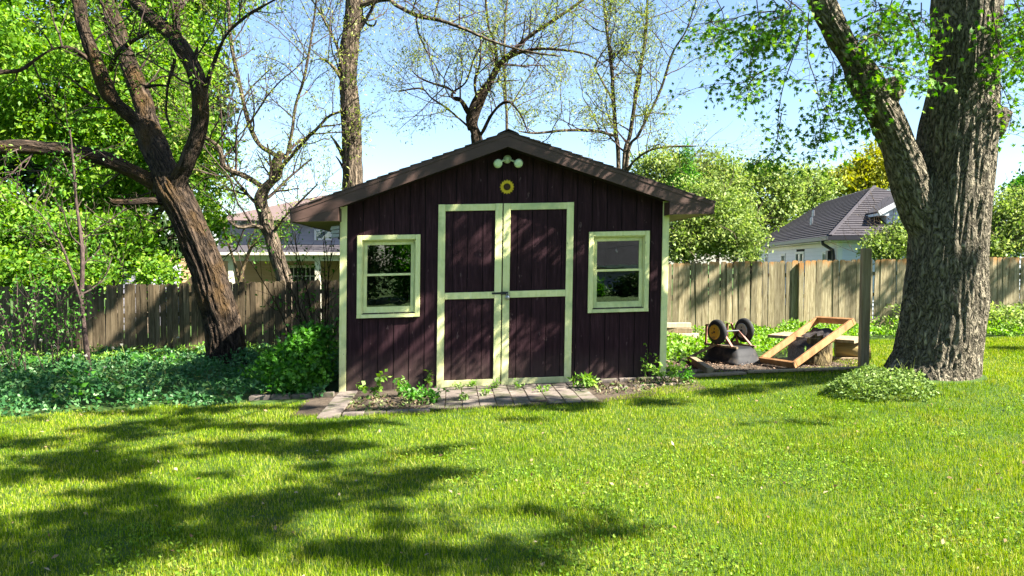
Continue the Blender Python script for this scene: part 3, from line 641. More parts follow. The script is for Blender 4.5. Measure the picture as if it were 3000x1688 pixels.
for k in range(NCO):                                            # shingle courses proud of the roof planes
    t0, t1 = k / NCO, (k + 1.0) / NCO
    for e0, e1, g0, g1, nn in ((A0, A1, PA, PB, (0, -.5, .85)), (A3, A0, PA, PA, (-.35, 0, .93))):
        o1 = np.array(nn) * .028; o0 = np.array(nn) * .006
        q = [lerp(e0, g0, t0), lerp(e1, g1, t0), lerp(e1, g1, t1), lerp(e0, g0, t1)]
        MB(Hs).add([tuple(np.array(q[0]) + o1), tuple(np.array(q[1]) + o1), tuple(np.array(q[2]) + o0), tuple(np.array(q[3]) + o0), q[0], q[1]], [(3, 2, 1, 0), (0, 1, 5, 4)]).build('shingle_course', RSH, hroof)
MB(Hs).bar(np.array(A0) + (0, 0, .03), np.array(PA) + (0, 0, .04), .10, .03).build('hip_cap', RSH, hroof)
MB(Hs).bar((-OVH, -OVH - .05, ez - .06), (HLEN + OVH, -OVH - .05, ez - .06), .11, .12).build('gutter', GUT, house)
MB(Hs).bar((-OVH - .05, -OVH - .1, ez - .06), (-OVH - .05, HWID + OVH, ez - .06), .11, .12).build('gutter', GUT, house)
MB(Hs).box(-OVH + .02, HLEN + OVH, -OVH + .01, -.03, ez - .16, ez - .13).build('soffit', WHITE, house)
MB(Hs).box(-OVH + .02, -.03, -.02, HWID, ez - .16, ez - .13).build('soffit', WHITE, house)
MB(Hs).box(.03, HLEN, -.045, -.028, ez - .30, ez - .165).build('frieze_board', WHITE, house)
MB(Hs).rod([(.35, -.4, ez - .1), (.36, -.38, ez - .22), (.2, -.12, ez - .42), (.2, -.1, ez - .6), (.2, -.1, -.3)], .05, 8).build('downspout', GUT, house, True)
MB(Hs).box(.62, .88, -.16, -.03, 1.7, 2.0).build('wall_lamp_box', GUT, house)
for a_, t_ in ((8.3, .55), (5.9, .33)):
    pz = ez + t_ * (APZ - ez); b_ = -OVH + t_ * (AP[1] + OVH)
    MB(Hs).lathe((a_, b_, pz - .02), (0, 0, 1), [(0, .06), (.28, .055), (.3, .02)], 10).build('vent_pipe', STEEL, hroof)
# dormer on the front slope
DB, DW = 2.45, 1.05; DZ0 = at(2560, 640, 23.4)[2]; DE = at(2560, 616, 23.4)[2]; DP = DE + .60; da = .75
dm = MB(Hs).prism([(DB - DW + .2, DZ0 - .6), (DB + DW - .2, DZ0 - .6), (DB + DW - .2, DE), (DB, DP - .08), (DB - DW + .2, DE)], da, da + 3.4, ax=0).build('dormer', LAV, house)
for sg in (-1, 1):
    MB(Hs).add([(da - .3, DB, DP), (da - .3, DB + sg * (DW + .12), DE - .06), (da + 3.3, DB + sg * (DW + .12), DE - .06), (da + 3.3, DB, DP), (da - .3, DB, DP - .05), (da - .3, DB + sg * (DW + .12), DE - .11), (da + 3.3, DB + sg * (DW + .12), DE - .11), (da + 3.3, DB, DP - .05)], [(0, 1, 2, 3), (7, 6, 5, 4), (0, 4, 5, 1), (1, 5, 6, 2), (2, 6, 7, 3)]).build('dormer_roof', RSH, dm)
    MB(Hs).bar((da - .325, DB, DP - .07), (da - .325, DB + sg * (DW + .12), DE - .13), .04, .15).build('dormer_rake', WHITE, dm)
MB(Hs).box(da - .3, da + 1.2, DB - DW - .14, DB - DW + .18, DE - .2, DE - .12).build('dormer_eave', WHITE, dm)
MB(Hs).box(da - .04, da - .005, DB - .45, DB + .45, DZ0 - .1, DE + .15).build('dormer_window', WHITE, dm)
MB(Hs).box(da - .055, da - .042, DB - .36, DB + .36, DZ0 - .02, DE + .08).build('pane', GLASS, dm)
z = DZ0 - .3
while z < DP - .15:
    hw = min(DW - .2, (DP - .08 - z) / (DP - .08 - DE) * (DW - .2)) if z > DE - .1 else DW - .2
    for b0, b1 in ((DB - hw, DB - .46), (DB + .46, DB + hw)):
        if b1 - b0 > .05: MB(Hs).box(da - .022, da - .002, b0, b1, z, z + .115).build('clapboard', LAV, dm)
    z += .13

# ------------------------------------------------------------------ house with a porch behind the left fence
CREAM = surf('cream_trim', [(0.3, (0.58, 0.53, 0.40)), (0.7, (0.68, 0.63, 0.50))], 4, rough=.6, bump=.1)
TANW = surf('tan_siding', [(0.3, (0.36, 0.24, 0.12)), (0.7, (0.45, 0.32, 0.18))], 3, (.3, .3, 4), .7, .1)
GREYS = surf('grey_lavender_siding', [(0.3, (0.27, 0.26, 0.31)), (0.7, (0.34, 0.33, 0.385))], 3, (.3, .3, 4), .6, .1)
PINKR = surf('pink_brown_shingle', [(0.3, (0.085, 0.06, 0.055)), (0.7, (0.14, 0.10, 0.092))], 20, rough=.95, bump=.4, rnd=.1)
YP = 27.0
def L(px, py, y=YP): return at(px, py, y)
xl, xr = L(585, 760)[0], 4.0
pz1, pz0, uz0 = L(800, 742)[2], L(800, 755)[2], L(800, 730)[2]
gl_ = -1.0
porch = empty('porch_house', (.5 * (xl + xr), YP + 3, gl_), 'tan and lavender house with a cream posted porch behind the picket fence', 'house')
MB().box(xl - 3.2, xr, YP + 2.2, YP + 8, gl_, pz1).build('wall', TANW, porch)
MB().box(xl - .2, xr, YP + 2.25, YP + 8, pz1 + .02, pz1 + 1.35).build('upper_wall', GREYS, porch)
z = gl_ + .4
while z < pz1 - .1:
    MB().prism([(YP + 2.17, z), (YP + 2.199, z), (YP + 2.199, z + .128), (YP + 2.185, z + .128)][::-1], xl - 3.2, xr, ax=0).build('clapboard', TANW, porch); z += .13
z = pz1 + .25
while z < pz1 + 1.2:
    MB().prism([(YP + 2.22, z), (YP + 2.249, z), (YP + 2.249, z + .128), (YP + 2.235, z + .128)][::-1], xl - .2, xr, ax=0).build('clapboard', GREYS, porch); z += .13
MB().add([(xl - .1, YP - .3, pz1 + .02), (xr, YP - .3, pz1 + .02), (xr, YP + 2.2, pz1 + .35), (xl - .1, YP + 2.2, pz1 + .35), (xl - .1, YP - .3, pz1 - .06), (xr, YP - .3, pz1 - .06), (xr, YP + 2.2, pz1 + .2), (xl - .1, YP + 2.2, pz1 + .2)], [(0, 1, 2, 3), (7, 6, 5, 4), (0, 4, 5, 1), (0, 3, 7, 4)]).build('porch_roof', RSH, porch)
MB().box(xl - .12, xr, YP - .34, YP - .305, pz1 - .07, pz1 + .03).build('porch_fascia', CREAM, porch)
MB().box(xl, xr, YP - .1, YP + .05, pz0 - .12, pz1 - .075).build('porch_beam', CREAM, porch)
for pxx in (679, 932, 1180):
    x = L(pxx, 780)[0]; MB().box(x - .09, x + .09, YP - .12, YP + .06, gl_ + .1, pz0 - .122).build('porch_post', CREAM, porch)
for (x0p, x1p) in ((850, 922),):
    x0, x1 = L(x0p, 780, YP + 2.2)[0], L(x1p, 780, YP + 2.2)[0]; z1, z0_ = L(800, 785, YP + 2.2)[2], gl_ + .9
    wn = MB().box(x0 - .1, x1 + .1, YP + 2.14, YP + 2.168, z0_ - .1, z1 + .1).build('window', CREAM, porch)
    MB().box(x0, x1, YP + 2.128, YP + 2.138, z0_, z1).build('pane', DARKROOM, wn)
    for q in np.linspace(0, 1, 7)[1:-1]: MB().box(x0 + q*(x1-x0) - .013, x0 + q*(x1-x0) + .013, YP + 2.11, YP + 2.126, z0_, z1).build('muntin', WHITE, wn)
    for zz in np.arange(z1 - .32, z0_, -.32): MB().box(x0, x1, YP + 2.112, YP + 2.1275, zz - .013, zz + .013).build('muntin', WHITE, wn)
for x0p, x1p, y0p, y1p in ((928, 968, 678, 698), (700, 745, 645, 662)):
    x0, x1 = L(x0p, 780, YP + 2.2)[0], L(x1p, 780, YP + 2.2)[0]; z1, z0_ = L(800, y0p, YP + 2.2)[2], L(800, y1p, YP + 2.2)[2]
    wn = MB().box(x0 - .08, x1 + .08, YP + 2.17, YP + 2.218, z0_ - .08, z1 + .08).build('window', WHITE, porch); MB().box(x0, x1, YP + 2.155, YP + 2.168, z0_, z1).build('pane', GLASS, wn)
ztop = L(900, 572, YP + 6)[2]
MB().add([(xl - .6, YP + 1.8, pz1 + 1.3), (xr, YP + 1.8, pz1 + 1.3), (xr, YP + 6, ztop), (xl + 3, YP + 6, ztop), (xl - .6, YP + 9, pz1 + 1.3), (xr, YP + 9, pz1 + 1.3)], [(0, 1, 2, 3), (0, 3, 4), (3, 2, 5, 4), (0, 4, 5, 1)]).build('roof', PINKR, porch)
# low wing
wx0, wx1 = L(352, 800, YP - 1)[0], L(412, 800, YP - 1)[0]; wz = L(380, 776, YP - 1)[2]
wing = MB().box(wx0, wx1, YP - 1, YP + 4, gl_, wz).build('wing', GREYS, porch)
MB().add([(wx0 - .3, YP - 1.3, wz - .02), (wx1 + .1, YP - 1.3, wz - .02), (wx1 + .1, YP + 1.5, wz + .5), (wx0 - .3, YP + 1.5, wz + .5), (wx0 - .3, YP - 1.3, wz - .09), (wx1 + .1, YP - 1.3, wz - .09)], [(0, 1, 2, 3), (0, 4, 5, 1), (0, 3, 4)]).build('wing_roof', RSH, wing)
z = gl_ + .5
while z < wz - .15: MB().box(wx0 - .002, wx1, YP - 1.03, YP - 1.002, z, z + .115).build('clapboard', GREYS, wing); z += .13
# house behind the viewer, seen only in the window glass
bh = empty('rear_house', (9, -17, 0), 'grey house with a broad dark roof across the yard, mirrored in the shed window', 'house')
MB().box(3, 17, -22, -16.5, -.6, 1.45).build('wall', GREYS, bh)
MB().add([(2.4, -16, 1.42), (17.6, -16, 1.42), (17.6, -19.2, 4.2), (2.4, -19.2, 4.2), (2.4, -22.5, 1.42), (17.6, -22.5, 1.42)], [(1, 0, 3, 2), (3, 4, 5, 2), (0, 4, 3), (1, 2, 5), (0, 1, 5, 4)]).build('roof', DARKROOM, bh)
MB().box(2.4, 17.6, -15.99, -15.95, 1.33, 1.47).build('fascia', CREAM, bh)
sg_ = empty('string_lights', (7.5, -10, 2.0), 'string of small clear bulbs across the yard, mirrored in the shed window', 'lights')
MB().rod([(4.6 + i * .5, -10, 2.28 - .12 * math.sin(i * .9) ** 2) for i in range(12)], .012, 5).build('wire', BLACK, sg_)
for i in range(0, 12, 2): MB().lathe((4.6 + i * .5, -10, 2.24 - .12 * math.sin(i * .9) ** 2), (0, 0, -1), [(0, .018), (.05, .02), (.09, .045), (.13, .045), (.16, .02)], 10).build('bulb', WHITE, sg_, True)

# ------------------------------------------------------------------ trees
BARK_OLD = barkm('furrowed_dark_bark', (0.005, 0.0036, 0.0025), (0.072, 0.050, 0.033), 13, .24, 1.0, moss=(0.068, 0.040, 0.015), dist=.06)
BARK_MAPLE = barkm('grey_maple_bark', (0.024, 0.0195, 0.012), (0.25, 0.215, 0.15), 18, .40, 1.0, dist=.06)
BARK_LOC = barkm('ridged_locust_bark', (0.016, 0.012, 0.008), (0.19, 0.145, 0.10), 12, .2, 1.0, dist=.06)
TWIG = barkm('thin_twig_bark', (0.030, 0.020, 0.018), (0.095, 0.066, 0.055), 20, .3, .3)
PALEBARK = barkm('smooth_tan_bark', (0.07, 0.05, 0.026), (0.17, 0.12, 0.065), 14, .4, .3)
LF_BRIGHT = leafm('bright_spring_leaves', [(0.045, 0.125, 0.008), (0.085, 0.195, 0.012), (0.135, 0.26, 0.018), (0.23, 0.34, 0.04)], .42, .04)
LF_DARK = leafm('dark_evergreen_leaves', [(0.010, 0.028, 0.008), (0.02, 0.045, 0.012), (0.035, 0.06, 0.014)], .2, .04)
LF_LOC = leafm('young_locust_leaves', [(0.08, 0.13, 0.02), (0.15, 0.21, 0.03), (0.24, 0.28, 0.05), (0.30, 0.32, 0.07)], .4, .05)
LF_MAPLE = leafm('maple_leaves', [(0.025, 0.085, 0.008), (0.05, 0.14, 0.012), (0.10, 0.22, 0.02), (0.20, 0.33, 0.035)], .35, .04)
LF_BUSH = leafm('light_bush_leaves', [(0.07, 0.12, 0.022), (0.13, 0.195, 0.04), (0.20, 0.27, 0.065), (0.31, 0.36, 0.11)], .4, .05)
LF_YEL = leafm('yellow_green_leaves', [(0.15, 0.17, 0.012), (0.24, 0.245, 0.018), (0.32, 0.31, 0.03)], .4, .04)
LF_VINCA = leafm('vinca_leaves', [(0.018, 0.075, 0.022), (0.030, 0.11, 0.03), (0.05, 0.15, 0.04), (0.09, 0.20, 0.05)], .25, .10, .3)  # bluish dark green carries the shade in the leaf colour
LF_SHRUB = leafm('shrub_leaves', [(0.03, 0.12, 0.010), (0.05, 0.17, 0.014), (0.09, 0.24, 0.02)], .4, .06)
LF_WEED = leafm('weed_leaves', [(0.09, 0.19, 0.02), (0.15, 0.28, 0.03), (0.24, 0.38, 0.06)], .4, .06)

def bark_tube(ts, P, rad, sides, amp, fx, fy, seed, gnarl=0.0):
    V, F, A = tube(P, rad, sides); n = len(P)
    C = np.repeat(P, sides, 0); rr = np.repeat(rad, sides); D = (V - C) / (rr[:, None] + 1e-9)
    dsp = np.zeros(len(V))
    for i in range(len(V)):
        a = A[i]; q = Vector((a[0] * fx + seed, a[1] * fx, a[2] * fy + .8 * math.sin(a[2] * .9)))
        w_ = noise.noise(q) + .5 * noise.noise(q * 2.1)
        dsp[i] = (1 - min(1, abs(w_) * 2.4)) * amp * -1 + amp * .4
        if gnarl: dsp[i] += gnarl * noise.noise(Vector((a[0] * 2.4 + seed, a[1] * 2.4, a[2] * 1.3)))
    ts.raw(V + D * dsp[:, None], F, A + seed)
def limb(ts, pxs, dep, sides=28, rings=60, amp=.02, fx=9, fy=1.6, gnarl=.02, seed=None, thick=.92):
    """traced limb: (px, py, width px) with a depth for each point -> solid bark tube"""
    if np.isscalar(dep): dep = [dep] * len(pxs)
    Q = [np.append(at(a, b, y), (c / 2) * y / FPX) for (a, b, c), y in zip(pxs, dep)]
    Q = spline(np.array(Q), rings); T_ = np.gradient(Q[:, :3], axis=0); T_ /= np.linalg.norm(T_, axis=1)[:, None] + 1e-9
    P, r = Q[:, :3], np.maximum(.004, Q[:, 3] * thick * np.maximum(np.abs(T_[:, 0]), np.abs(T_[:, 2])) / np.hypot(T_[:, 0], T_[:, 2]))
    bark_tube(ts, P, r, sides, amp, fx, fy, rng.uniform(0, 50) if seed is None else seed, gnarl)
    return P, r
def grow(ts, lp, p, d, Ln, r, lev, wob=.16, trop=.04, kids=(0, 5, 5), ang=(.5, 1.0), seg=.28, ratio=(.4, .7)):
    n = max(3, int(Ln / seg) + 1); pts = [np.array(p, float)]; d = nrm(d); ds = [d]
    for _ in range(n):
        d = nrm(d + rng.normal(0, wob, 3) + np.array([0, 0, trop])); pts.append(pts[-1] + d * Ln / n); ds.append(d)
    r1 = max(.0025, r * .4); rad = np.linspace(r, r1, n + 1)
    ts.add(np.array(pts), rad, 6 if r > .03 else (4 if r > .01 else 3))
    if lev == 0:
        for q in pts[1:]: lp.append(q)
        return
    k = kids[lev]
    for j in range(k):
        t = .25 + .75 * (j + rng.random()) / k; i = min(n, int(t * n)); a = rng.uniform(*ang)
        pr = nrm(np.cross(ds[i], rng.normal(size=3))); cd = ds[i] * math.cos(a) + pr * math.sin(a)
        grow(ts, lp, pts[i], cd, Ln * rng.uniform(*ratio) * (1.1 - .45 * t), rad[i] * .6, lev - 1, wob, trop, kids, ang, seg, ratio)
    lp.append(pts[-1])
def sprout(ts, lp, P, r, n, t0=.3, Ln=(1.0, 2.0), lev=2, rad=.35, side=None, up=.3, **kw):
    """side branches along a traced limb"""
    m = len(P); T = np.gradient(P, axis=0)
    for j in range(n):
        i = int(m * (t0 + (1 - t0) * (j + rng.random()) / n)); i = min(i, m - 2); t = nrm(T[i])
        d = nrm(np.cross(t, rng.normal(size=3))) + .45 * t + np.array([0, 0, up])
        if side is not None: d = d + np.array(side)
        grow(ts, lp, P[i], d, rng.uniform(*Ln), min(max(.008, r[i] * rad), .05), lev, **kw)
def spread(lp, per, sg):
    lp = np.array(lp); return np.repeat(lp, per, 0) + rng.normal(size=(len(lp) * per, 3)) * sg
def ground_pt(x, y): return np.array([x, y, float(gz(x, y))])

# --- the leaning old tree by the left fence
TY = 13.2
b0 = at(664, 1072, TY); b0[2] = gz(b0[0], b0[1])
t1 = empty('leaning_tree', b0, 'old leaning tree with furrowed dark bark and several thick limbs', 'tree')
ts = Tubes(); tw = Tubes(); lp = []
limb(ts, [(668, 1100, 152), (664, 1060, 132), (652, 967, 112), (623, 839, 108), (583, 722, 106), (542, 629, 108), (507, 565, 112), (485, 520, 100)], TY, 90, 150, .05, 12, 1.3, .04)
la, ra = limb(ts, [(512, 590, 60), (466, 548, 56), (384, 501, 52), (303, 466, 48), (210, 443, 46), (105, 433, 42), (0, 433, 38), (-160, 455, 30)], [TY, TY, TY-.15, TY-.3, TY-.5, TY-.7, TY-.9, TY-1.2], 28, 90, .022, 10, 1.5)
limb(ts, [(500, 560, 96), (490, 517, 96), (466, 460, 96), (436, 396, 92), (420, 365, 70)], [TY, TY, TY+.1, TY+.2, TY+.25], 44, 60, .03, 9, 1.4)
lb, rb = limb(ts, [(445, 415, 66), (415, 370, 64), (372, 330, 62), (328, 288, 56), (295, 218, 50), (264, 136, 43), (241, 58, 40), (228, -20, 38), (215, -110, 34)], [TY+.2, TY+.2, TY+.1, TY, TY-.1, TY-.2, TY-.2, TY-.2, TY-.2], 32, 90, .025, 9, 1.5, .025)
lb2, rb2 = limb(ts, [(445, 400, 66), (432, 350, 62), (416, 291, 60), (388, 214, 58), (357, 136, 58), (330, 58, 56), (300, -20, 54), (275, -110, 48)], [TY+.3, TY+.4, TY+.5, TY+.6, TY+.7, TY+.8, TY+.9, TY+1], 36, 90, .025, 9, 1.5, .025)
lc, rc = limb(ts, [(505, 575, 76), (522, 530, 66), (552, 466, 60), (580, 388, 54), (588, 311, 52), (577, 233, 52), (553, 175, 54), (517, 117, 56), (466, 70, 54), (420, 31, 50), (385, -15, 46), (350, -100, 40)], [TY-.05, TY-.1, TY-.25, TY-.4, TY-.5, TY-.55, TY-.5, TY-.4, TY-.3, TY-.2, TY-.1, TY], 32, 130, .022, 10, 1.6, .02)
ld, rd = limb(ts, [(525, 125, 30), (518, 85, 24), (515, 40, 23), (513, 0, 22), (508, -80, 18)], TY-.4, 16, 30, .01, 12, 2)
le, re_ = limb(ts, [(590, 285, 26), (606, 241, 16), (637, 155, 14), (668, 97, 13), (719, 50, 11), (777, 15, 9), (830, -15, 8)], [TY-.5, TY-.6, TY-.7, TY-.8, TY-.9, TY-1, TY-1.1], 12, 40, .006, 14, 2)
limb(ts, [(478, 590, 26), (430, 588, 24), (380, 592, 20), (332, 591, 17), (328, 591, 4)], [TY-.1, TY-.3, TY-.5, TY-.6, TY-.6], 16, 40, .012, 12, 2)
lf, rf = limb(ts, [(322, 205, 24), (340, 165, 20), (357, 144, 18), (389, 120, 14), (435, 93, 10)], [TY-.15, TY-.3, TY-.4, TY-.5, TY-.6], 14, 36, .008, 12, 2)
lg, rg_ = limb(ts, [(275, 185, 24), (233, 155, 19), (194, 140, 16), (155, 144, 15), (109, 171, 14), (58, 206, 13), (-5, 214, 11), (-80, 240, 9)], [TY-.15, TY-.3, TY-.4, TY-.6, TY-.7, TY-.9, TY-1, TY-1.2], 12, 50, .008, 12, 2)
limb(ts, [(575, 215, 26), (572, 175, 20), (578, 140, 9), (580, 134, 3)], TY-.55, 12, 20, .008, 12, 2)
for a in ([(500, 375, 10), (487, 330, 9), (492, 250, 8), (510, 185, 7), (508, 160, 5)], [(290, 292, 14), (240, 258, 9), (208, 232, 7), (190, 224, 4)], [(425, 255, 9), (470, 250, 7), (520, 262, 5)]):
    P, r_ = limb(ts, a, TY-.3, 8, 24, .003, 14, 2); sprout(tw, lp, P, r_, 3, .3, (.3, .8), 1, seg=.15)
sprout(tw, lp, la, ra, 9, .2, (.5, 1.3), 1, rad=.16, up=-.1, seg=.2)
for P, r_ in ((lb, rb), (lb2, rb2), (lc, rc)): sprout(tw, lp, P, r_, 7, .25, (.6, 1.6), 2, rad=.14, kids=(0, 4, 4))
for P, r_ in ((ld, rd), (le, re_), (lf, rf), (lg, rg_)): sprout(tw, lp, P, r_, 6, .3, (.5, 1.2), 1, rad=.5)
for P, r_ in ((lb, rb), (lb2, rb2), (lc, rc)):
    grow(tw, lp, P[-1], (rng.normal(), rng.normal() * .4, 1.4), 3.0, .10, 2, kids=(0, 6, 7))
ts.build('trunk', BARK_OLD, t1); tw.build('branches', TWIG, t1)
leaves('crown', spread(lp, 2, .10), .075, LF_BRIGHT, t1, SLIM, .2)

# --- thin sapling in the ground cover
gs = gp(262, 1098); ys_ = gs[1]
t2 = empty('sapling', gs, 'thin bare stemmed sapling rising from the ground cover', 'tree')
ts = Tubes(); tw = Tubes(); lp = []
P, r_ = limb(ts, [(263, 1105, 17), (250, 990, 15), (239, 885, 14), (241, 815, 13), (240, 722, 12), (222, 582, 9), (215, 480, 7), (205, 380, 4)], ys_, 10, 50, .003, 14, 3, .006)
P2, r2 = limb(ts, [(245, 905, 10), (210, 800, 9), (180, 720, 7), (130, 640, 5), (70, 580, 3)], [ys_, ys_-.1, ys_-.2, ys_-.3, ys_-.4], 8, 30, .002, 14, 3, .006)
sprout(tw, lp, P, r_, 10, .3, (.4, 1.0), 1, rad=.5, seg=.15); sprout(tw, lp, P2, r2, 8, .3, (.4, .8), 1, rad=.5, seg=.15)
ts.build('trunk', TWIG, t2); tw.build('branches', TWIG, t2)
leaves('crown', spread(lp, 2, .09), .055, LF_SHRUB, t2, LEAF, .4)

# --- locusts behind the fence and the shed
def locust(label, y, base, stems, twigs, per, lsz, group=None, bark=BARK_LOC, t0=.35, Ln=(1.0, 2.4), lev=2, kids=(0, 5, 5), name='locust_tree', side=None, leafmat=None, sg=.09, up=.3):
    root = empty(name, base, label, 'tree', group); ts = Tubes(); tw = Tubes(); lp = []
    for k, (pxs, dep, sd, amp) in enumerate(stems):
        P, r_ = limb(ts, pxs, dep, sd, max(24, 12 * len(pxs)), amp, 11, 1.8, amp * .7)
        sprout(tw, lp, P, r_, twigs[k], t0 if k else max(t0, .5), Ln, lev, rad=.45, kids=kids, side=side, up=up, seg=.22)
    ts.build('trunk', bark, root); tw.build('branches', TWIG, root)
    lp = [q for k_, q in enumerate(lp) if k_ % 3] if name == 'locust_tree' else lp
    leaves('crown', spread(lp, per, sg), rng.uniform(.7, 1.3, len(lp) * per) * lsz, leafmat or LF_LOC, root, SLIM, .1, .2)
    return root
def base_at(px, y): x = at(px, 900, y)[0]; return ground_pt(x, y)
def floor_py(px, y):
    b = base_at(px, y); return 844 + FPX * (math.tan(math.atan2(CAM[2] - b[2], y) - PITCH))
Y3 = 17.6
locust('twisted locust with a crooked pale trunk behind the picket fence', Y3, base_at(838, Y3), [
    ([(842, floor_py(842, Y3), 62), (836, 900, 54), (834, 821, 50), (815, 762, 48), (796, 700, 46), (782, 665, 46), (777, 630, 44), (764, 588, 40), (778, 552, 40), (808, 517, 36), (812, 475, 34), (825, 445, 22)], Y3, 28, .02),
    ([(815, 500, 22), (835, 474, 12), (855, 388, 11), (866, 311, 10), (890, 233, 9), (905, 155, 8), (917, 78, 7), (930, -30, 6)], Y3, 10, .004),
    ([(800, 520, 24), (827, 489, 17), (893, 412, 14), (925, 381, 12), (965, 340, 9), (1010, 325, 6)], [Y3, Y3-.1, Y3-.3, Y3-.5, Y3-.7, Y3-.9], 10, .006),
    ([(770, 580, 26), (773, 553, 22), (719, 517, 20), (660, 490, 18), (641, 435, 15), (606, 404, 12), (560, 380, 8)], [Y3, Y3, Y3-.2, Y3-.4, Y3-.6, Y3-.8, Y3-1], 12, .008),
    ([(822, 465, 20), (796, 448, 18), (757, 420, 17), (726, 350, 15), (699, 233, 13), (676, 117, 12), (668, 0, 10), (660, -90, 8)], [Y3, Y3, Y3+.1, Y3+.2, Y3+.3, Y3+.4, Y3+.5, Y3+.6], 12, .008),
    ([(785, 690, 20), (770, 670, 16), (740, 662, 14), (700, 665, 12), (672, 650, 8)], [Y3, Y3-.1, Y3-.3, Y3-.5, Y3-.6], 10, .006),
    ([(795, 690, 14), (830, 640, 10), (870, 600, 9), (930, 540, 6)], [Y3, Y3-.2, Y3-.4, Y3-.6], 8, .004)],
    [4, 12, 9, 10, 13, 4, 7], 2, .08)
Y3b = 18.6
locust('slim tan forked tree growing between the porch posts and the fence', Y3b, base_at(702, Y3b), [
    ([(702, floor_py(702, Y3b), 16), (704, 830, 14), (722, 760, 12), (735, 728, 11), (755, 700, 9), (775, 670, 6)], Y3b, 8, .003),
    ([(732, 735, 9), (728, 715, 7), (738, 690, 6), (760, 660, 4)], Y3b, 6, .002),
    ([(704, 825, 12), (690, 780, 9), (676, 735, 8), (660, 690, 7), (652, 650, 5), (640, 625, 3)], Y3b, 8, .003)], [5, 4, 6], 6, .09, bark=PALEBARK, Ln=(.4, 1.0), lev=1, name='forked_tree', leafmat=LF_BRIGHT)
Y4 = 18.2
t4 = locust('tall straight locust trunk with shaggy grey bark rising behind the shed roof', Y4, base_at(1034, Y4), [
    ([(1036, floor_py(1036, Y4), 76), (1034, 800, 66), (1033, 548, 62), (1030, 400, 60), (1025, 300, 58), (1020, 200, 56), (1028, 110, 56), (1037, 40, 54), (1042, -60, 50), (1050, -220, 42)], Y4, 44, .035),
    ([(1012, 480, 18), (1003, 455, 14), (985, 420, 11), (968, 397, 6)], Y4, 8, .006),
    ([(1010, 500, 10), (996, 475, 8), (984, 458, 4)], Y4, 8, .004),
    ([(1015, 260, 22), (1000, 230, 16), (975, 195, 14), (955, 178, 9), (940, 172, 6)], [Y4, Y4-.1, Y4-.3, Y4-.4, Y4-.5], 10, .006),
    ([(1000, 235, 14), (1000, 190, 12), (985, 130, 10), (950, 60, 8), (920, 10, 6), (890, -20, 5)], [Y4, Y4-.2, Y4-.3, Y4-.4, Y4-.5, Y4-.6], 10, .005),
    ([(1050, 90, 20), (1070, 60, 14), (1090, 25, 11), (1110, -20, 9)], Y4, 10, .005),
    ([(1060, 45, 12), (1075, 70, 9), (1095, 75, 7), (1103, 60, 5)], Y4, 8, .003),
    ([(1040, 20, 22), (1130, -5, 18), (1160, 15, 16), (1220, 45, 15), (1290, 60, 13), (1360, 85, 11), (1440, 120, 9), (1540, 150, 7), (1640, 165, 5)], [Y4, Y4-.2, Y4-.3, Y4-.5, Y4-.7, Y4-.9, Y4-1.1, Y4-1.3, Y4-1.5], 10, .005)],
    [0, 0, 0, 5, 8, 5, 0, 13], 2, .08, t0=.3)
Y5 = 19.0
locust('crooked dark locust forking just above the shed ridge', Y5, base_at(1398, Y5), [
    ([(1405, floor_py(1405, Y5), 50), (1402, 600, 44), (1400, 440, 40), (1395, 395, 36), (1386, 365, 30), (1400, 320, 26), (1420, 272, 25), (1439, 233, 24), (1466, 186, 22), (1497, 155, 19), (1544, 113, 16), (1583, 85, 14), (1641, 47, 12), (1707, 0, 10), (1780, -60, 7)], Y5, 18, .014),
    ([(1382, 380, 26), (1376, 350, 26), (1380, 328, 25), (1396, 290, 24), (1414, 262, 22), (1448, 215, 14), (1455, 170, 11), (1448, 120, 9), (1432, 80, 8), (1425, 20, 7), (1420, -50, 6)], [Y5, Y5, Y5-.1, Y5-.1, Y5-.1, Y5-.2, Y5-.3, Y5-.3, Y5-.4, Y5-.5, Y5-.5], 14, .008),
    ([(1388, 385, 14), (1373, 372, 10), (1311, 319, 8), (1264, 287, 7), (1233, 260, 6), (1167, 268, 4)], [Y5, Y5-.1, Y5-.4, Y5-.6, Y5-.8, Y5-1], 8, .003),
    ([(1380, 340, 20), (1372, 330, 19), (1350, 295, 17), (1326, 286, 11), (1330, 268, 8), (1365, 240, 7), (1390, 170, 6), (1420, 110, 5)], Y5, 10, .006),
    ([(1335, 275, 8), (1310, 257, 9), (1275, 247, 7), (1230, 228, 6), (1200, 200, 4)], Y5, 8, .003),
    ([(1405, 395, 16), (1415, 385, 13), (1439, 338, 12), (1466, 307, 11), (1490, 299, 10), (1513, 319, 8), (1530, 345, 6), (1546, 385, 5)], [Y5, Y5-.1, Y5-.2, Y5-.3, Y5-.4, Y5-.5, Y5-.6, Y5-.7], 8, .003),
    ([(1450, 205, 12), (1500, 165, 11), (1560, 145, 10), (1630, 145, 8), (1720, 160, 6), (1780, 200, 4)], [Y5, Y5-.2, Y5-.4, Y5-.5, Y5-.7, Y5-.9], 8, .003)],
    [9, 12, 9, 9, 7, 9, 11], 2, .08, t0=.25, Ln=(.8, 2.0), bark=BARK_OLD)
Y6 = 23.0
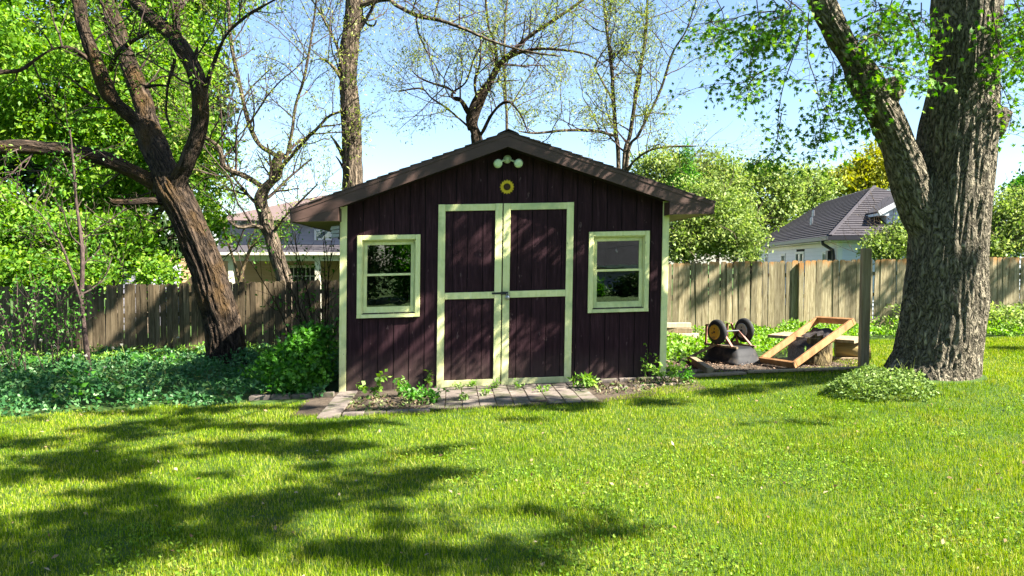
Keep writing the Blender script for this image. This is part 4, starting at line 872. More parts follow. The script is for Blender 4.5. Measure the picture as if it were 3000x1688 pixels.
locust('slender many stemmed locust with airy yellow green leaves behind the shed', Y6, base_at(1822, Y6), [
    ([(1812, floor_py(1812, Y6), 20), (1812, 486, 15), (1804, 389, 14), (1796, 272, 13), (1793, 214, 12), (1777, 78, 10), (1769, 0, 8), (1760, -90, 6)], Y6, 8, .004),
    ([(1828, floor_py(1828, Y6), 20), (1828, 493, 15), (1847, 389, 14), (1870, 233, 12), (1890, 117, 10), (1897, 0, 8), (1900, -90, 6)], [Y6-.3] * 7, 8, .004),
    ([(1835, floor_py(1835, Y6), 16), (1836, 486, 13), (1874, 389, 11), (1932, 272, 9), (1971, 155, 8), (2010, 90, 6), (2040, 0, 4)], [Y6-.6, Y6-.6, Y6-.8, Y6-1, Y6-1.2, Y6-1.4, Y6-1.5], 8, .003),
    ([(1838, 500, 13), (1860, 470, 10), (1905, 440, 9), (1960, 430, 7), (2040, 428, 4)], [Y6-.6, Y6-.8, Y6-1, Y6-1.2, Y6-1.4], 8, .003),
    ([(1806, 400, 10), (1745, 384, 10), (1660, 382, 9), (1570, 390, 7), (1520, 385, 4)], [Y6-.2, Y6-.5, Y6-.8, Y6-1.1, Y6-1.4], 8, .003),
    ([(1798, 300, 8), (1760, 230, 7), (1745, 190, 6), (1790, 120, 4)], Y6-.3, 6, .002)],
    [15, 16, 16, 10, 10, 8], 3, .09, t0=.2, Ln=(1.0, 2.5), up=.1)
Y7 = 25.0
locust('thin straight locust pole between the two crooked ones above the roof', Y7, base_at(1484, Y7), [
    ([(1486, floor_py(1486, Y7), 16), (1485, 384, 10), (1482, 300, 9), (1478, 180, 8), (1480, 60, 7), (1495, -60, 5)], Y7, 8, .002),
    ([(1484, 330, 6), (1540, 240, 5), (1600, 150, 4), (1680, 60, 3)], Y7, 6, .001)], [12, 8], 2, .085, t0=.2, Ln=(.8, 2.0))

# --- leafy trees: trunk, limbs to the clumps, crown of leaf clumps
def leafy(name, label, y, px, blobs, per_m, lsz, mat, bark=BARK_LOC, tr=.16, group=None, clump=.22, shell=.4, tmpl=LEAF, per=40, bottom=None):
    b = base_at(px, y); root = empty(name, b, label, 'tree' if 'tree' in name or 'conifer' in name or 'maple' in name else 'shrub', group)
    ts = Tubes(); tops = [at(a, c, yy_) for a, c, yy_, *_ in blobs]; top = np.mean(tops, 0)
    fork = b + (top - b) * .45; fork[:2] = b[:2] + (top[:2] - b[:2]) * .2
    ts.add(spline([b - (0, 0, .15), b + (fork - b) * .5 + rng.normal(0, .05, 3), fork], 8), np.linspace(tr, tr * .7, 8), 9)
    lp = []
    for t_ in tops:
        ts.add(spline([fork - (0, 0, .1), .5 * (fork + t_) + rng.normal(0, .2, 3), t_], 8), np.linspace(tr * .6, tr * .15, 8), 6)
        for _ in range(7): grow(ts, lp, t_ * .5 + fork * .5 + (t_ - fork) * rng.uniform(0, .5), rng.normal(size=3) + (0, 0, .5), 1.6, tr * .18, 1, kids=(0, 4), seg=.4)
    ts.build('trunk', bark, root)
    P = np.concatenate([cloud(t_, q[3:6], int(per_m * q[3] * q[5]), clump, per, shell) for t_, q in zip(tops, blobs)])
    P = P[P[:, 2] > gz(P[:, 0], P[:, 1]) + .05]
    leaves('crown', P, rng.uniform(.55, 1.45, len(P)) * lsz, mat, root, tmpl, .5, .4)
    return root
leafy('maple_tree', 'broad bright green tree filling the sky behind the leaning tree', 20.5, 330, [(140, 260, 20, 3.0, 1.8, 2.4), (400, 330, 21, 2.6, 1.8, 2.6), (560, 470, 19.8, 1.1, 1.2, 1.6), (300, 520, 20.5, 2.2, 1.5, 1.4)], 2500, .135, LF_BRIGHT, tr=.22, clump=.2, per=75)
leafy('maple_tree', 'taller bright green tree topping the left tree mass', 24.5, 420, [(200, -30, 24, 4.6, 2, 2.8), (510, 120, 24.5, 1.8, 1.8, 2.8), (590, -60, 25, 2.0, 1.8, 1.8)], 1500, .155, LF_BRIGHT, tr=.25, clump=.24, per=75)
leafy('maple_tree', 'low bright green maple leaning over the left fence end', 17.6, 140, [(110, 690, 17.6, 1.7, 1.1, 1.0), (330, 690, 17.8, 1.3, 1.0, .9), (-160, 620, 17.5, 2, 1.3, 1.6), (600, 640, 18.4, .75, .8, .75)], 2800, .125, LF_BRIGHT, tr=.14, clump=.17, per=70)
leafy('garden_shrub', 'low bright undergrowth just behind the left fence end', 16.6, 180, [(60, 790, 16.6, .9, .6, .5), (240, 800, 16.8, .8, .6, .45), (-120, 780, 16.5, 1.2, .6, .6), (470, 800, 17.2, .45, .5, .35)], 7000, .11, LF_BRIGHT, tr=.04)
leafy('evergreen_tree', 'dark evergreen deep behind the bright left trees', 27, 60, [(60, 560, 27, 4.2, 2, 3.2), (-100, 250, 28, 4, 2, 4.0), (330, 420, 29, 4, 1.5, 4.0), (560, 300, 30, 2.0, 1.4, 4), (450, 700, 23.5, 1.5, .8, 1.1), (270, 740, 23, 1.6, .8, 1.0)], 900, .24, LF_DARK, tr=.25)
leafy('bushy_tree', 'pale green bushy tree hanging over the right fence', 18.2, 2100, [(2090, 640, 18.6, 1.35, 1.1, 1.25), (2165, 700, 17.6, .62, .7, .7), (1990, 700, 18.2, .85, .8, .8)], 7000, .085, LF_BUSH, tr=.09, clump=.15, per=30)
leafy('bushy_tree', 'taller pale green tree behind the bushy one and the house roof', 38, 2200, [(2230, 560, 38, 3.2, 1.6, 2.0), (2070, 550, 37, 2.6, 1.5, 2.2), (1930, 520, 38, 1.8, 1.2, 1.8), (2370, 560, 39, 1.8, 1.2, 1.6), (2240, 680, 38, 2.5, 1.2, 1.6)], 1700, .18, LF_BUSH, tr=.18, clump=.3)
leafy('conifer', 'small pointed conifer tip beside the shed eave', 22, 2005, [(2005, 545, 22, .55, .55, .8), (2008, 470, 22, .22, .22, .65)], 6000, .09, LF_SHRUB, tr=.06, clump=.09, tmpl=SLIM, per=20)
leafy('yellow_tree', 'yellow leaved tree standing behind the charcoal roof', 46, 2560, [(2500, 530, 46, 2.4, 2, 1.3), (2580, 490, 46, 2.2, 2, 1.4), (2700, 520, 46, 2.4, 2, 1.4)], 1300, .24, LF_YEL, tr=.2, clump=.35)
leafy('garden_shrub', 'light green shrub between the tall post and the maple trunk', 18.6, 2610, [(2615, 715, 18.6, .55, .55, .5), (2670, 680, 18.8, .45, .5, .5), (2565, 730, 18.4, .3, .4, .3)], 9000, .085, LF_BUSH, tr=.05, clump=.12, per=30)
leafy('bushy_tree', 'sunlit green bush rising over the fence right of the maple', 19.5, 2960, [(2955, 660, 19.4, .95, .9, 1.05), (3090, 620, 19.6, 1.2, 1, 1.4), (2895, 720, 19, .5, .5, .5)], 6500, .09, LF_BUSH, tr=.08, clump=.15, per=30)
leafy('bushy_tree', 'distant dark green treetop right of the maple', 40, 3000, [(3010, 555, 40, 1.2, 1, .8), (3080, 540, 40, 2, 1.5, 1.4)], 1500, .2, LF_SHRUB, tr=.15, clump=.25)
# trees behind the viewer, seen in the shed windows
leafy('garden_tree', 'leafy tree across the yard, mirrored in the shed window', 21, 1400, [(1500, 500, 21, .01, .01, .01)], 10, .1, LF_BRIGHT, tr=.1) if False else None
for (tx, ty_) in ((-3.4, -13.0), (-.6, -14.0), (-7.5, -14), (2.6, -15.5)):
    rt = empty('yard_tree', ground_pt(tx, ty_), 'leafy tree across the yard, mirrored in the shed window', 'tree', 'trees across the yard')
    ts = Tubes(); ts.add(spline([(tx, ty_, -.2), (tx + .2, ty_, 2), (tx - .1, ty_, 5)], 10), np.linspace(.3, .16, 10), 10); ts.build('trunk', BARK_OLD, rt)
    P = cloud((tx, ty_, 5.2), (2.6, 2.2, 4.3), 9000, .3, 30, .3); leaves('crown', P, .26, LF_BRIGHT, rt)

for k, hx_ in enumerate((-6.5, -4.6, -2.8, -1.0, .8, 2.6, 4.6, 6.6, 8.6)):  # hedge added behind the viewer to keep bright sky out of the panes
    rt = empty('hedge_shrub', ground_pt(hx_, -11.5 + (k % 3) * .3), 'dark hedge shrub added across the yard to darken the shed window reflections', 'shrub', 'hedge added across the yard'); c_ = np.array([hx_, -11.5 + (k % 3) * .3, .0]); tl = hx_ < 2
    ts = Tubes(); ts.add(np.array([c_, c_ + (0, 0, .5)]), np.array([.05, .03]), 6); ts.build('stem', BARK_OLD, rt)
    leaves('foliage', cloud(c_ + (0, 0, 1.3 if tl else .35), (1.15, .6, 1.9 if tl else .75), 2600, .18, 20, .2), .17, LF_SHRUB if k % 2 else LF_DARK, rt)

# --- the big maple
MB_ = ground_pt(*MAPLE_BASE); MY = MAPLE_BASE[1]
mp = empty('maple_tree', MB_, 'massive grey barked maple trunk with a thick side limb and drooping leaves', 'tree')
ts = Tubes(); tw = Tubes(); lp = []
trunk_px = [(2730, 1125, 318), (2734, 1092, 282), (2744, 1050, 256), (2755, 980, 242), (2766, 900, 234), (2770, 815, 226), (2778, 700, 222), (2790, 560, 222), (2800, 466, 226), (2808, 380, 222), (2818, 300, 205), (2824, 233, 192), (2828, 117, 192), (2833, 0, 200), (2838, -120, 196), (2840, -300, 170)]
PT, rT = limb(ts, trunk_px, MY, 220, 330, .026, 17, 1.6, .035, seed=3.0)
PL, rL = limb(ts, [(2740, 700, 110), (2706, 640, 128), (2676, 560, 126), (2641, 450, 120), (2592, 335, 116), (2548, 262, 118), (2510, 190, 104), (2460, 110, 94), (2415, 20, 88), (2385, -60, 84), (2330, -180, 70), (2260, -330, 56)], [MY, MY-.02, MY-.1, MY-.2, MY-.3, MY-.35, MY-.4, MY-.5, MY-.6, MY-.7, MY-.9, MY-1.1], 120, 220, .018, 18, 1.8, .03, seed=9.0)
limb(ts, [(2890, 360, 120), (2922, 345, 105), (2945, 338, 62), (2955, 336, 34), (2957, 336, 8)], [MY, MY-.05, MY-.08, MY-.1, MY-.1], 32, 30, .02, 10, 2, .04)
limb(ts, [(2575, 290, 110), (2612, 268, 96), (2632, 262, 70), (2644, 262, 40), (2647, 262, 8)], [MY-.3, MY-.34, MY-.36, MY-.37, MY-.37], 28, 30, .02, 10, 2, .03)
for a, tip_ in ((200, (2570, 1122)), (90, (2868, 1116))):
    limb(ts, [(2700 if tip_[0] < 2700 else 2790, 1000, 110), ((tip_[0] + 2720) / 2, 1080, 90), (tip_[0], tip_[1], 46)], [MY + .1, MY - .05, MY - .2], 28, 40, .02, 10, 2, .03)
strands = [
    [(2369, 39), (2365, 155), (2388, 233), (2404, 295), (2447, 369), (2474, 447)], [(2357, 58), (2311, 186), (2252, 221), (2186, 241), (2078, 249), (2000, 272)],
    [(2350, 97), (2295, 252), (2280, 350), (2280, 396), (2303, 435)], [(2392, 295), (2404, 369), (2388, 466)], [(2490, 180), (2500, 240), (2520, 300), (2545, 350)],
    [(2660, 39), (2692, 117), (2719, 194), (2712, 250)], [(2505, 66), (2563, 35), (2622, 31), (2723, 58)], [(2575, 194), (2641, 210), (2700, 235)],
    [(2909, 214), (2940, 264), (2963, 330), (2955, 390)], [(2217, 0), (2225, 97), (2202, 155), (2194, 218)], [(2090, -20), (2120, 50), (2100, 100), (2080, 130)],
    [(2300, 30), (2200, 40), (2130, 60), (2050, 70), (1990, 90)], [(2500, 150), (2560, 100), (2600, 130), (2640, 150)], [(2440, 180), (2440, 260), (2420, 330), (2400, 420)],
    [(2930, 30), (2950, 90), (2985, 150), (2990, 220)], [(2920, 120), (2960, 170), (3000, 200)], [(2300, 130), (2260, 120), (2210, 90), (2150, 90)], [(2410, 60), (2420, 120), (2450, 200), (2440, 240)],
    [(2250, 200), (2210, 225), (2190, 262), (2205, 285)], [(2290, 330), (2270, 430), (2230, 470), (2200, 480)], [(2480, 200), (2470, 280), (2500, 330), (2540, 360)], [(2650, 0), (2620, 60), (2600, 110)], [(2960, -20), (2990, 40), (3020, 110), (3040, 200)], [(2905, 20), (2925, 140), (2935, 210)]]
hangp = []
for _ in range(15):
    sx_ = rng.choice([rng.uniform(2060, 2360), rng.uniform(2480, 2700), rng.uniform(2900, 3050)]); y_ = rng.uniform(-40, 20); strands.append([(sx_, y_), (sx_ + rng.normal(0, 25), y_ + 50), (sx_ + rng.normal(0, 40), y_ + 95), (sx_ + rng.normal(0, 55), y_ + rng.uniform(120, 200))])
for k, s_ in enumerate(strands):
    y0 = MY - rng.uniform(.1, 1.3); P = spline([at(a, b, y0 + .12 * i) for i, (a, b) in enumerate(s_)], 18)
    tw.add(P, np.linspace(.008, .003, 18), 4)
    for i in range(2, 18):
        for _ in range(2 if i > 4 else 1):
            d_ = rng.normal(size=3) * (1, 1, .4) + (0, 0, -.5); q = P[i]; e = q + nrm(d_) * rng.uniform(.06, .30)
            tw.add(np.array([q, .5 * (q + e) + (0, 0, .02), e]), np.array([.003, .0025, .002]), 3)
            for _ in range(4): hangp.append(e + rng.normal(0, .055, 3) + (0, 0, -.03))
# crown leaves out of view, added up-sun to shade lawn, wall and ground cover
SZ = SUN[2]
def up_sun(p, z): p = np.array(p, float); return p + SUN * ((z - p[2]) / SZ)
shade = []
def shade_ell(px, py, rx, ry, dens, tilt=0.0, zr=(7.0, 10.5)):
    """a leaf cluster whose shadow covers this patch of lawn"""
    g0, g1, g2, g3 = gp(px - rx, py), gp(px + rx, py), gp(px, py - ry), gp(px, py + ry)
    area = math.pi / 4 * abs(g1[0] - g0[0]) * abs(g2[1] - g3[1]); n_ = int(area * dens)
    for _ in range(n_):
        t_, r_ = rng.uniform(0, 2 * math.pi), math.sqrt(rng.random()); dx = rx * r_ * math.cos(t_)
        g = gp(px + dx, py + ry * r_ * math.sin(t_) + dx * tilt)
        if noise.noise(Vector((g[0] * 1.25, g[1] * 1.7, 5.0))) + .5 * noise.noise(Vector((g[0] * 3.1, g[1] * 4, 8.0))) > (.42 if py > 1480 else .28): continue
        shade.append(up_sun(g, rng.uniform(*zr)))
D0 = 430
for _ in range(46):
    shade_ell(rng.uniform(-50, 1350), rng.uniform(1228, 1470), rng.uniform(30, 120), rng.uniform(4, 12), 380, rng.uniform(-.12, .03))
for e in ((180, 1378, 300, 26, -.08), (430, 1258, 120, 26, 0), (845, 1310, 250, 22, 0), (800, 1252, 240, 9, 0), (620, 1204, 380, 9, -.02), (60, 1300, 160, 14, 0),
          (150, 1600, 420, 110, -.12), (620, 1520, 360, 55, -.17), (980, 1445, 280, 34, -.17), (1230, 1395, 180, 14, -.1), (900, 1590, 300, 55, 0), (1330, 1640, 330, 48, 0), (1640, 1570, 220, 36, -.1), (1560, 1500, 260, 8, 0), (1250, 1540, 150, 14, 0),
          (1480, 1180, 235, 17, 0), (2370, 1122, 110, 8, -.06), (2170, 1144, 160, 12, -.09), (1960, 1163, 150, 12, -.08), (1790, 1182, 130, 10, -.05), (2960, 1022, 60, 8, 0), (700, 1395, 120, 9, 0), (330, 1500, 200, 16, -.1), (1120, 1490, 130, 10, -.1), (560, 1440, 60, 8, 0), (1200, 1205, 250, 8, 0), (1850, 1186, 160, 9, -.05), (2330, 1238, 60, 4, -.05), (2430, 1228, 40, 3, -.05), (2230, 1246, 30, 3, 0), (1520, 1232, 60, 5, 0), (400, 1440, 250, 12, -.05), (1000, 1365, 160, 8, -.1), (1750, 1192, 200, 8, -.06)):  # right-hand ellipses also stand in for the maple trunk's shadow band
    shade_ell(*e[:4], D0, e[4])
lit = [((700, 350), (630, 560), 22), ((990, 350), (910, 430), 17), ((1300, 470), (1170, 600), 34), ((1330, 600), (1200, 700), 24), ((840, 600), (770, 700), 16), ((1000, 890), (780, 1180), 36), ((1230, 830), (1130, 1020), 26), ((690, 980), (540, 1200), 32), ((400, 900), (280, 1050), 26), ((1680, 900), (1480, 1160), 30), ((1890, 880), (1640, 1200), 46), ((1110, 300), (1090, 420), 30), ((1080, 820), (1060, 1000), 26), ((1060, 600), (1100, 700), 20), ((1980, 540), (1960, 1180), 30), ((200, 520), (190, 760), 26), ((740, 400), (735, 560), 22), ((590, 820), (420, 830), 14), ((1700, 780), (1580, 800), 16), ((200, 900), (190, 1200), 18), ((1440, 1000), (1440, 1200), 18)]
lit = [(np.array(a) / 1.882 + (900, 480), np.array(b) / 1.882 + (900, 480), w_ / 1.882) for a, b, w_ in lit]
def plane_pt(px, py):
    r_ = ray(px, py); t_ = (SN @ (SO - CAM)) / (SN @ r_); return CAM + r_ * t_
wallshade = []
for _ in range(8000):
    q = np.array([rng.uniform(975, 1965), rng.uniform(590, 1150)]); bad = False
    for a, b, w_ in lit:
        t_ = np.clip((q - a) @ (b - a) / ((b - a) @ (b - a)), -.3, 1.25)
        if np.linalg.norm(q - a - t_ * (b - a)) < w_ * 1.5 + 4: bad = True; break
    if noise.noise(Vector(((q[0] + q[1]) * .0155, (q[0] - q[1]) * .0035, 2.7))) > .05: bad = True
    if not bad: wallshade.append(up_sun(plane_pt(*q), rng.uniform(6.0, 7.4)))
for px, py, rx, ry, dn in ((430, 1130, 520, 45, 150), (850, 1100, 160, 70, 260), (150, 1160, 250, 40, 260), (700, 1165, 200, 15, 120)):
    shade_ell(px, py, rx, ry, dn, 0, (6.6, 8.6))
shade = np.array(shade)
for P, r_, cnt in ((PT, rT, 0), (PL, rL, 0)):
    pass
tops = [np.array(q) for q in ((3.2, 8.3, 6.8), (5.6, 6.2, 7.4), (6.6, 9.4, 7.6), (4.0, 4.6, 7.2), (2.0, 10.4, 7.5), (7.0, 12, 8.0), (1.0, 7.2, 7.2), (4.6, 11.6, 7.8), (3.2, 3.2, 7.0))]
for q in tops:
    st = PT[-1] if q[0] > 3.5 else PL[-1]
    tw.add(spline([st, .5 * (st + q) + (0, 0, .4), q], 10), np.linspace(.06, .015, 10), 7)
    for _ in range(5): grow(tw, [], q, rng.normal(size=3) * (1, 1, .35), 1.8, .02, 1, kids=(0, 4), seg=.4)
ts.build('trunk', BARK_MAPLE, mp); tw.build('branches', TWIG, mp)
leaves('hanging_leaves', np.array(hangp), rng.uniform(.7, 1.25, len(hangp)) * .082, LF_MAPLE, mp, MAPLE, .35, .9)
leaves('crown', shade, rng.uniform(.8, 1.2, len(shade)) * .17, LF_MAPLE, mp, LEAF, 1.2)  # unseen leaves laid out by where their shadows should fall
leaves('wall_shade_leaves', np.array(wallshade), rng.uniform(.7, 1.2, len(wallshade)) * .08, LF_MAPLE, mp, LEAF, .3)  # added leaves; the gaps left between them shape the wall's sun streaks
# leaves added high on the tall locust, out of view, to shade the left fence
up4 = []
for _ in range(5600):
    x = rng.uniform(-13, -2.3); y = FLY(x); z = gz(x, y) + rng.uniform(-.2, 1.5); s_ = noise.noise(Vector(((x - z) * .9, 0, 4.0))) + .25 * noise.noise(Vector((x * 2, z * 2, 1)))
    if s_ < .24: up4.append(up_sun((x, y, z), rng.uniform(7.2, 9.2)))
leaves('fence_shade_leaves', np.array(up4), .17, LF_LOC, t4, LEAF, .6)
# maple leaves added out of view, placed to shade the right fence
up5 = []
for (a, b, c, d_, n_) in ((1965, 2210, 770, 925, 900), (2400, 2640, 770, 975, 900), (2860, 3080, 770, 950, 900)):
    for _ in range(n_):
        px, py = rng.uniform(a, b), rng.uniform(c, d_)
        if noise.noise(Vector(((px + py) * .022, (px - py) * .004, 6.1))) > .12 or (py - c) / (d_ - c) > 1.25 - .9 * abs((px - a) / (b - a) - (1 if a > 2300 and a < 2800 else 0)): continue
        p = at(px, py, 15.9 + (px - 1960) * .0008); up5.append(up_sun(p, rng.uniform(7.6, 9.0)))
leaves('fence_shade_leaves', np.array(up5), .13, LF_MAPLE, mp, LEAF, 1.0)

# ------------------------------------------------------------------ things right of the shed
# mulch bed
mb_pts = [gp(*q) for q in ((1950, 1060), (2000, 1052), (2120, 1050), (2260, 1052), (2500, 1050), (2560, 1068), (2520, 1084), (2330, 1090), (2100, 1098), (1960, 1112))]
tag(MB().add([p + (0, 0, .008) for p in mb_pts], [tuple(range(len(mb_pts)))[::-1]]).build('mulch_bed', SOIL), kind='structure')
P = []
for _ in range(3400):
    q = gp(rng.uniform(1960, 2540), rng.uniform(1050, 1096)); P.append(q + (0, 0, rng.uniform(.012, .035)))
tag(leaves('mulch_chips', np.array(P), rng.uniform(.02, .05, len(P)), leafm('mulch_chip', [(0.07, 0.04, 0.025), (0.16, 0.10, 0.065), (0.30, 0.21, 0.15)], .0, .03), tmpl=SLIM, up=1.5), 'brown mulch and dead leaf chips around the overturned wheelbarrow', 'mulch', kind='stuff')
def gbar(name, a, b, wd, ht, mat, label, cat, z=0.0, z2=None, group=None):
    a = np.array(a, float); b = np.array(b, float); a[2] += ht / 2 + z; b[2] += ht / 2 + (z if z2 is None else z2)
    return tag(MB().bar(a, b, wd, ht).build(name, mat, bevel=.006), label, cat, group)
for k, (a, b) in enumerate((((1952, 1064), (2030, 1060)), ((1950, 1098), (2060, 1092)), ((1952, 1112), (2180, 1098)), ((2190, 1096), (2520, 1084)))):
    gbar('ground_plank', gp(*a), gp(*b), .16 if k != 3 else .10, .03, WOODRAW, ['short flat board against the shed side', 'flat board half buried in mulch by the shed corner', 'long flat board edging the grass by the shed corner', 'narrow timber edging the grass below the sifting frame'][k], 'plank', .006 + .003 * k)
gbar('timber_beam', gp(2022, 1062), gp(2080, 1101), .095, .10, WOODRAW, 'square sawn timber beam lying on the mulch beside the wheelbarrow', 'beam', .012)
# lumber pile against the fence
lx, ly = gp(2003, 1010)[:2]; lz = float(gz(lx, ly))
for k, (dx, dy, dz, ln_, rot, sec) in enumerate(((.0, .0, .055, .62, .1, .11), (-.06, .15, .05, .7, -.15, .10), (-.02, .02, .166, .66, .22, .11), (-.10, .10, .275, .56, -.08, .10), (-.14, .1, .38, .6, .05, .10), (-.26, -.08, .15, .3, .9, .10))):
    c = np.array([lx + dx, ly + dy, lz + dz]); v_ = np.array([math.cos(rot), math.sin(rot), .0]) * ln_ / 2
    tag(MB().bar(c - v_, c + v_, sec, sec).build('lumber_block', PALEWOOD if k in (0, 2, 4) else WOODRAW, bevel=.006), 'short lumber offcut in the pile between shed and fence', 'lumber', 'lumber offcuts piled between shed and fence')
# tall post
pp = gp(2529, 1081); top = at(2531, 728, pp[1])
tag(MB().bar(pp - (0, 0, .05), (pp[0] + .012, pp[1], top[2]), .112, .112, up=(.12, 1, 0)).build('standing_post', WOODRAW, bevel=.008), 'tall square wooden post standing at the end of the plank bench', 'post')
# bench plank on logs
PY = pp[1]
PY += 1.05
fl_, fr_, br_, bl_ = at(2247, 980, PY + .35), at(2504, 1003, PY - .12), at(2545, 988, PY + .32), at(2297, 968, PY + .85)
zt = np.mean([fl_[2], fr_[2], br_[2], bl_[2]])
def flat(p): return np.array([p[0], p[1], 0])
zz = [fl_[2], fr_[2], br_[2], bl_[2]]
bench = empty('plank_bench', ground_pt(*(.5 * (fl_ + br_))[:2]), 'rough plank bench resting on log rounds beside the tall post', 'bench')
B4 = [fl_, fr_, br_, bl_]
zb = [zt + .02, zt - .02, zt - .015, zt + .02]
tp = [np.array([p[0], p[1], z_]) for p, z_ in zip(B4, zb)]; bt = [p - (0, 0, .045) for p in tp]
m1 = [(a + b) / 2 for a, b in ((tp[0], tp[3]), (tp[1], tp[2]))]; g_ = .004
for q in ((tp[0], tp[1], m1[1], m1[0]), (m1[0], m1[1], tp[2], tp[3])):
    c = np.mean(q, 0); q = [c + (p - c) * .99 for p in q]; lo_ = [p - (0, 0, .045) for p in q]
    MB().add(q + lo_, [(0, 1, 2, 3), (7, 6, 5, 4)] + [(k, k + 4, (k + 1) % 4 + 4, (k + 1) % 4) for k in range(4)]).build('seat_plank', WOODRAW, bench)
LOGB = barkm('peeled_log', (0.15, 0.10, 0.04), (0.34, 0.25, 0.11), 8, .1, .6)
CUT = surf('sawn_log_end', [(0.3, (0.34, 0.25, 0.15)), (0.7, (0.52, 0.41, 0.27))], 20, rough=.9, bump=.4)
MOSS = barkm('mossy_log_bark', (0.03, 0.022, 0.01), (0.20, 0.15, 0.07), 9, .3, 1.0, moss=(0.07, 0.08, 0.015))
def log(name, a, b, ra_, rb_, mat, label, cat='log', ragged=0.0):
    a = np.array(a, float); b = np.array(b, float); root = empty(name, (*(.5 * (a + b))[:2], min(a[2], b[2]) - max(ra_, rb_)), label, cat)
    P = spline([a, a + (b - a) * .33 + rng.normal(0, .008, 3), a + (b - a) * .66 + rng.normal(0, .008, 3), b], 26); r_ = np.linspace(ra_, rb_, 26)
    t_ = Tubes(); bark_tube(t_, P, r_, 30, .012, 9, 2, rng.uniform(0, 9), .02)
    if ragged: t_.V[0][-30:] += rng.normal(0, ragged, (30, 3)); 
    t_.build('bark', mat, root)
    for p, q, r2 in ((a, b, ra_), (b, a, rb_)):
        d_ = nrm(p - q); MB().lathe(p - d_ * .012, d_, [(0, r2 * .97), (.004, r2 * .93), (.006, r2 * .4), (.005, r2 * .05)], 24).build('cut_end', CUT, root)
    return root
zb_ = zt - .07
def lg(px, y): p = at(px, 1000, y); return ground_pt(p[0], p[1])
a, b = lg(2446, PY + .42), lg(2548, PY + .25); r0 = .145
log('bench_log', a + (0, 0, zb_ - a[2] - r0), b + (0, 0, zb_ - b[2] - r0), r0, r0, LOGB, 'peeled round log lying under the right end of the plank bench')
s0 = lg(2490, PY + .35); hgt = max(.05, zb_ - s0[2] - 2 * r0 - .012)
gbar('bench_block', lg(2440, PY + .3), lg(2512, PY + .22), .2, hgt, WOODRAW, 'dark timber block under the round bench log', 'timber', .0)
c0_ = gp(2388, 1083); log('stump_log', c0_ + (.24, .50, -.02), c0_ + (.30, .56, .36), .18, .185, MOSS, 'short mossy stump log with a ragged split top beneath the sifting frame', ragged=.035)
c1_ = lg(2330, PY + .62); log('bench_log', c1_ + (0, 0, .0), c1_ + (0.02, 0, zb_ - c1_[2]), .12, .115, BARK_OLD, 'upright dark log under the left end of the plank bench')
# sifting frame
SFY = 10.98
BLp = gp(2229, 1070); BRp = gp(2331, 1086); TLp = at(2362, 944, 11.55); TRp = TLp + (BRp - BLp)
fr = empty('sifting_frame', BRp * .5 + BLp * .5, 'orange stained timber frame with dark wire mesh leaning on the log', 'frame')
hx = nrm(BRp - BLp); hy = nrm(TLp - BLp); hn = nrm(np.cross(hx, hy)); hy = np.cross(hn, hx)
WX = np.linalg.norm(BRp - BLp); HY = float((TLp - BLp) @ hy)
FO = BLp + hn * .055 + np.array([0, 0, .02])
def Fr(x, y, z): return FO + hx * x + hy * y + hn * z
bw, bd = .045, .095
MB(Fr).box(0, bw, bw + .002, HY - bw - .002, -bd / 2, bd / 2).build('side_board', WOODORANGE, fr, bevel=.004)
MB(Fr).box(WX - bw, WX, bw + .002, HY - bw - .002, -bd / 2, bd / 2).build('side_board', WOODORANGE, fr, bevel=.004)
MB(Fr).box(0, WX, 0, bw, -bd / 2, bd / 2).build('end_board', WOODORANGE, fr, bevel=.004)
MB(Fr).box(0, WX, HY - bw, HY, -bd / 2, bd / 2).build('end_board', WOODORANGE, fr, bevel=.004)
wm = MB(Fr); zz_ = -bd / 2 + .006
for x in np.arange(bw + .012, WX - bw, .022): wm.box(x, x + .0028, bw, HY * .62, zz_, zz_ + .0028)
for y_ in np.arange(bw + .012, HY * .62, .022): wm.box(bw, WX - bw, y_, y_ + .0028, zz_ + .003, zz_ + .0058)
wm.build('wire_mesh', BLACK, fr)
DRAPE = surf('dark_torn_cloth', [(0.3, (0.020, 0.017, 0.016)), (0.7, (0.06, 0.05, 0.048))], 20, rough=.8, bump=.6)
nx_, ny_ = 16, 16; gx, gy = np.meshgrid(np.linspace(bw, WX - bw, nx_), np.linspace(HY * .45, HY * .86, ny_))
gv = np.array([Fr(x + .012 * math.sin(y_ * 40), y_ + .02 * math.sin(x * 23), zz_ - .012 + .025 * noise.noise(Vector((x * 9, y_ * 9, 0)))) for x, y_ in zip(gx.ravel(), gy.ravel())])
ii, jj = np.meshgrid(np.arange(nx_ - 1), np.arange(ny_ - 1)); a_ = (jj * nx_ + ii).ravel()
dro = obj_np('torn_liner', gv, np.stack([a_, a_ + 1, a_ + nx_ + 1, a_ + nx_], -1), DRAPE, fr, True)
sm = dro.modifiers.new('s', 'SOLIDIFY'); sm.thickness = .004
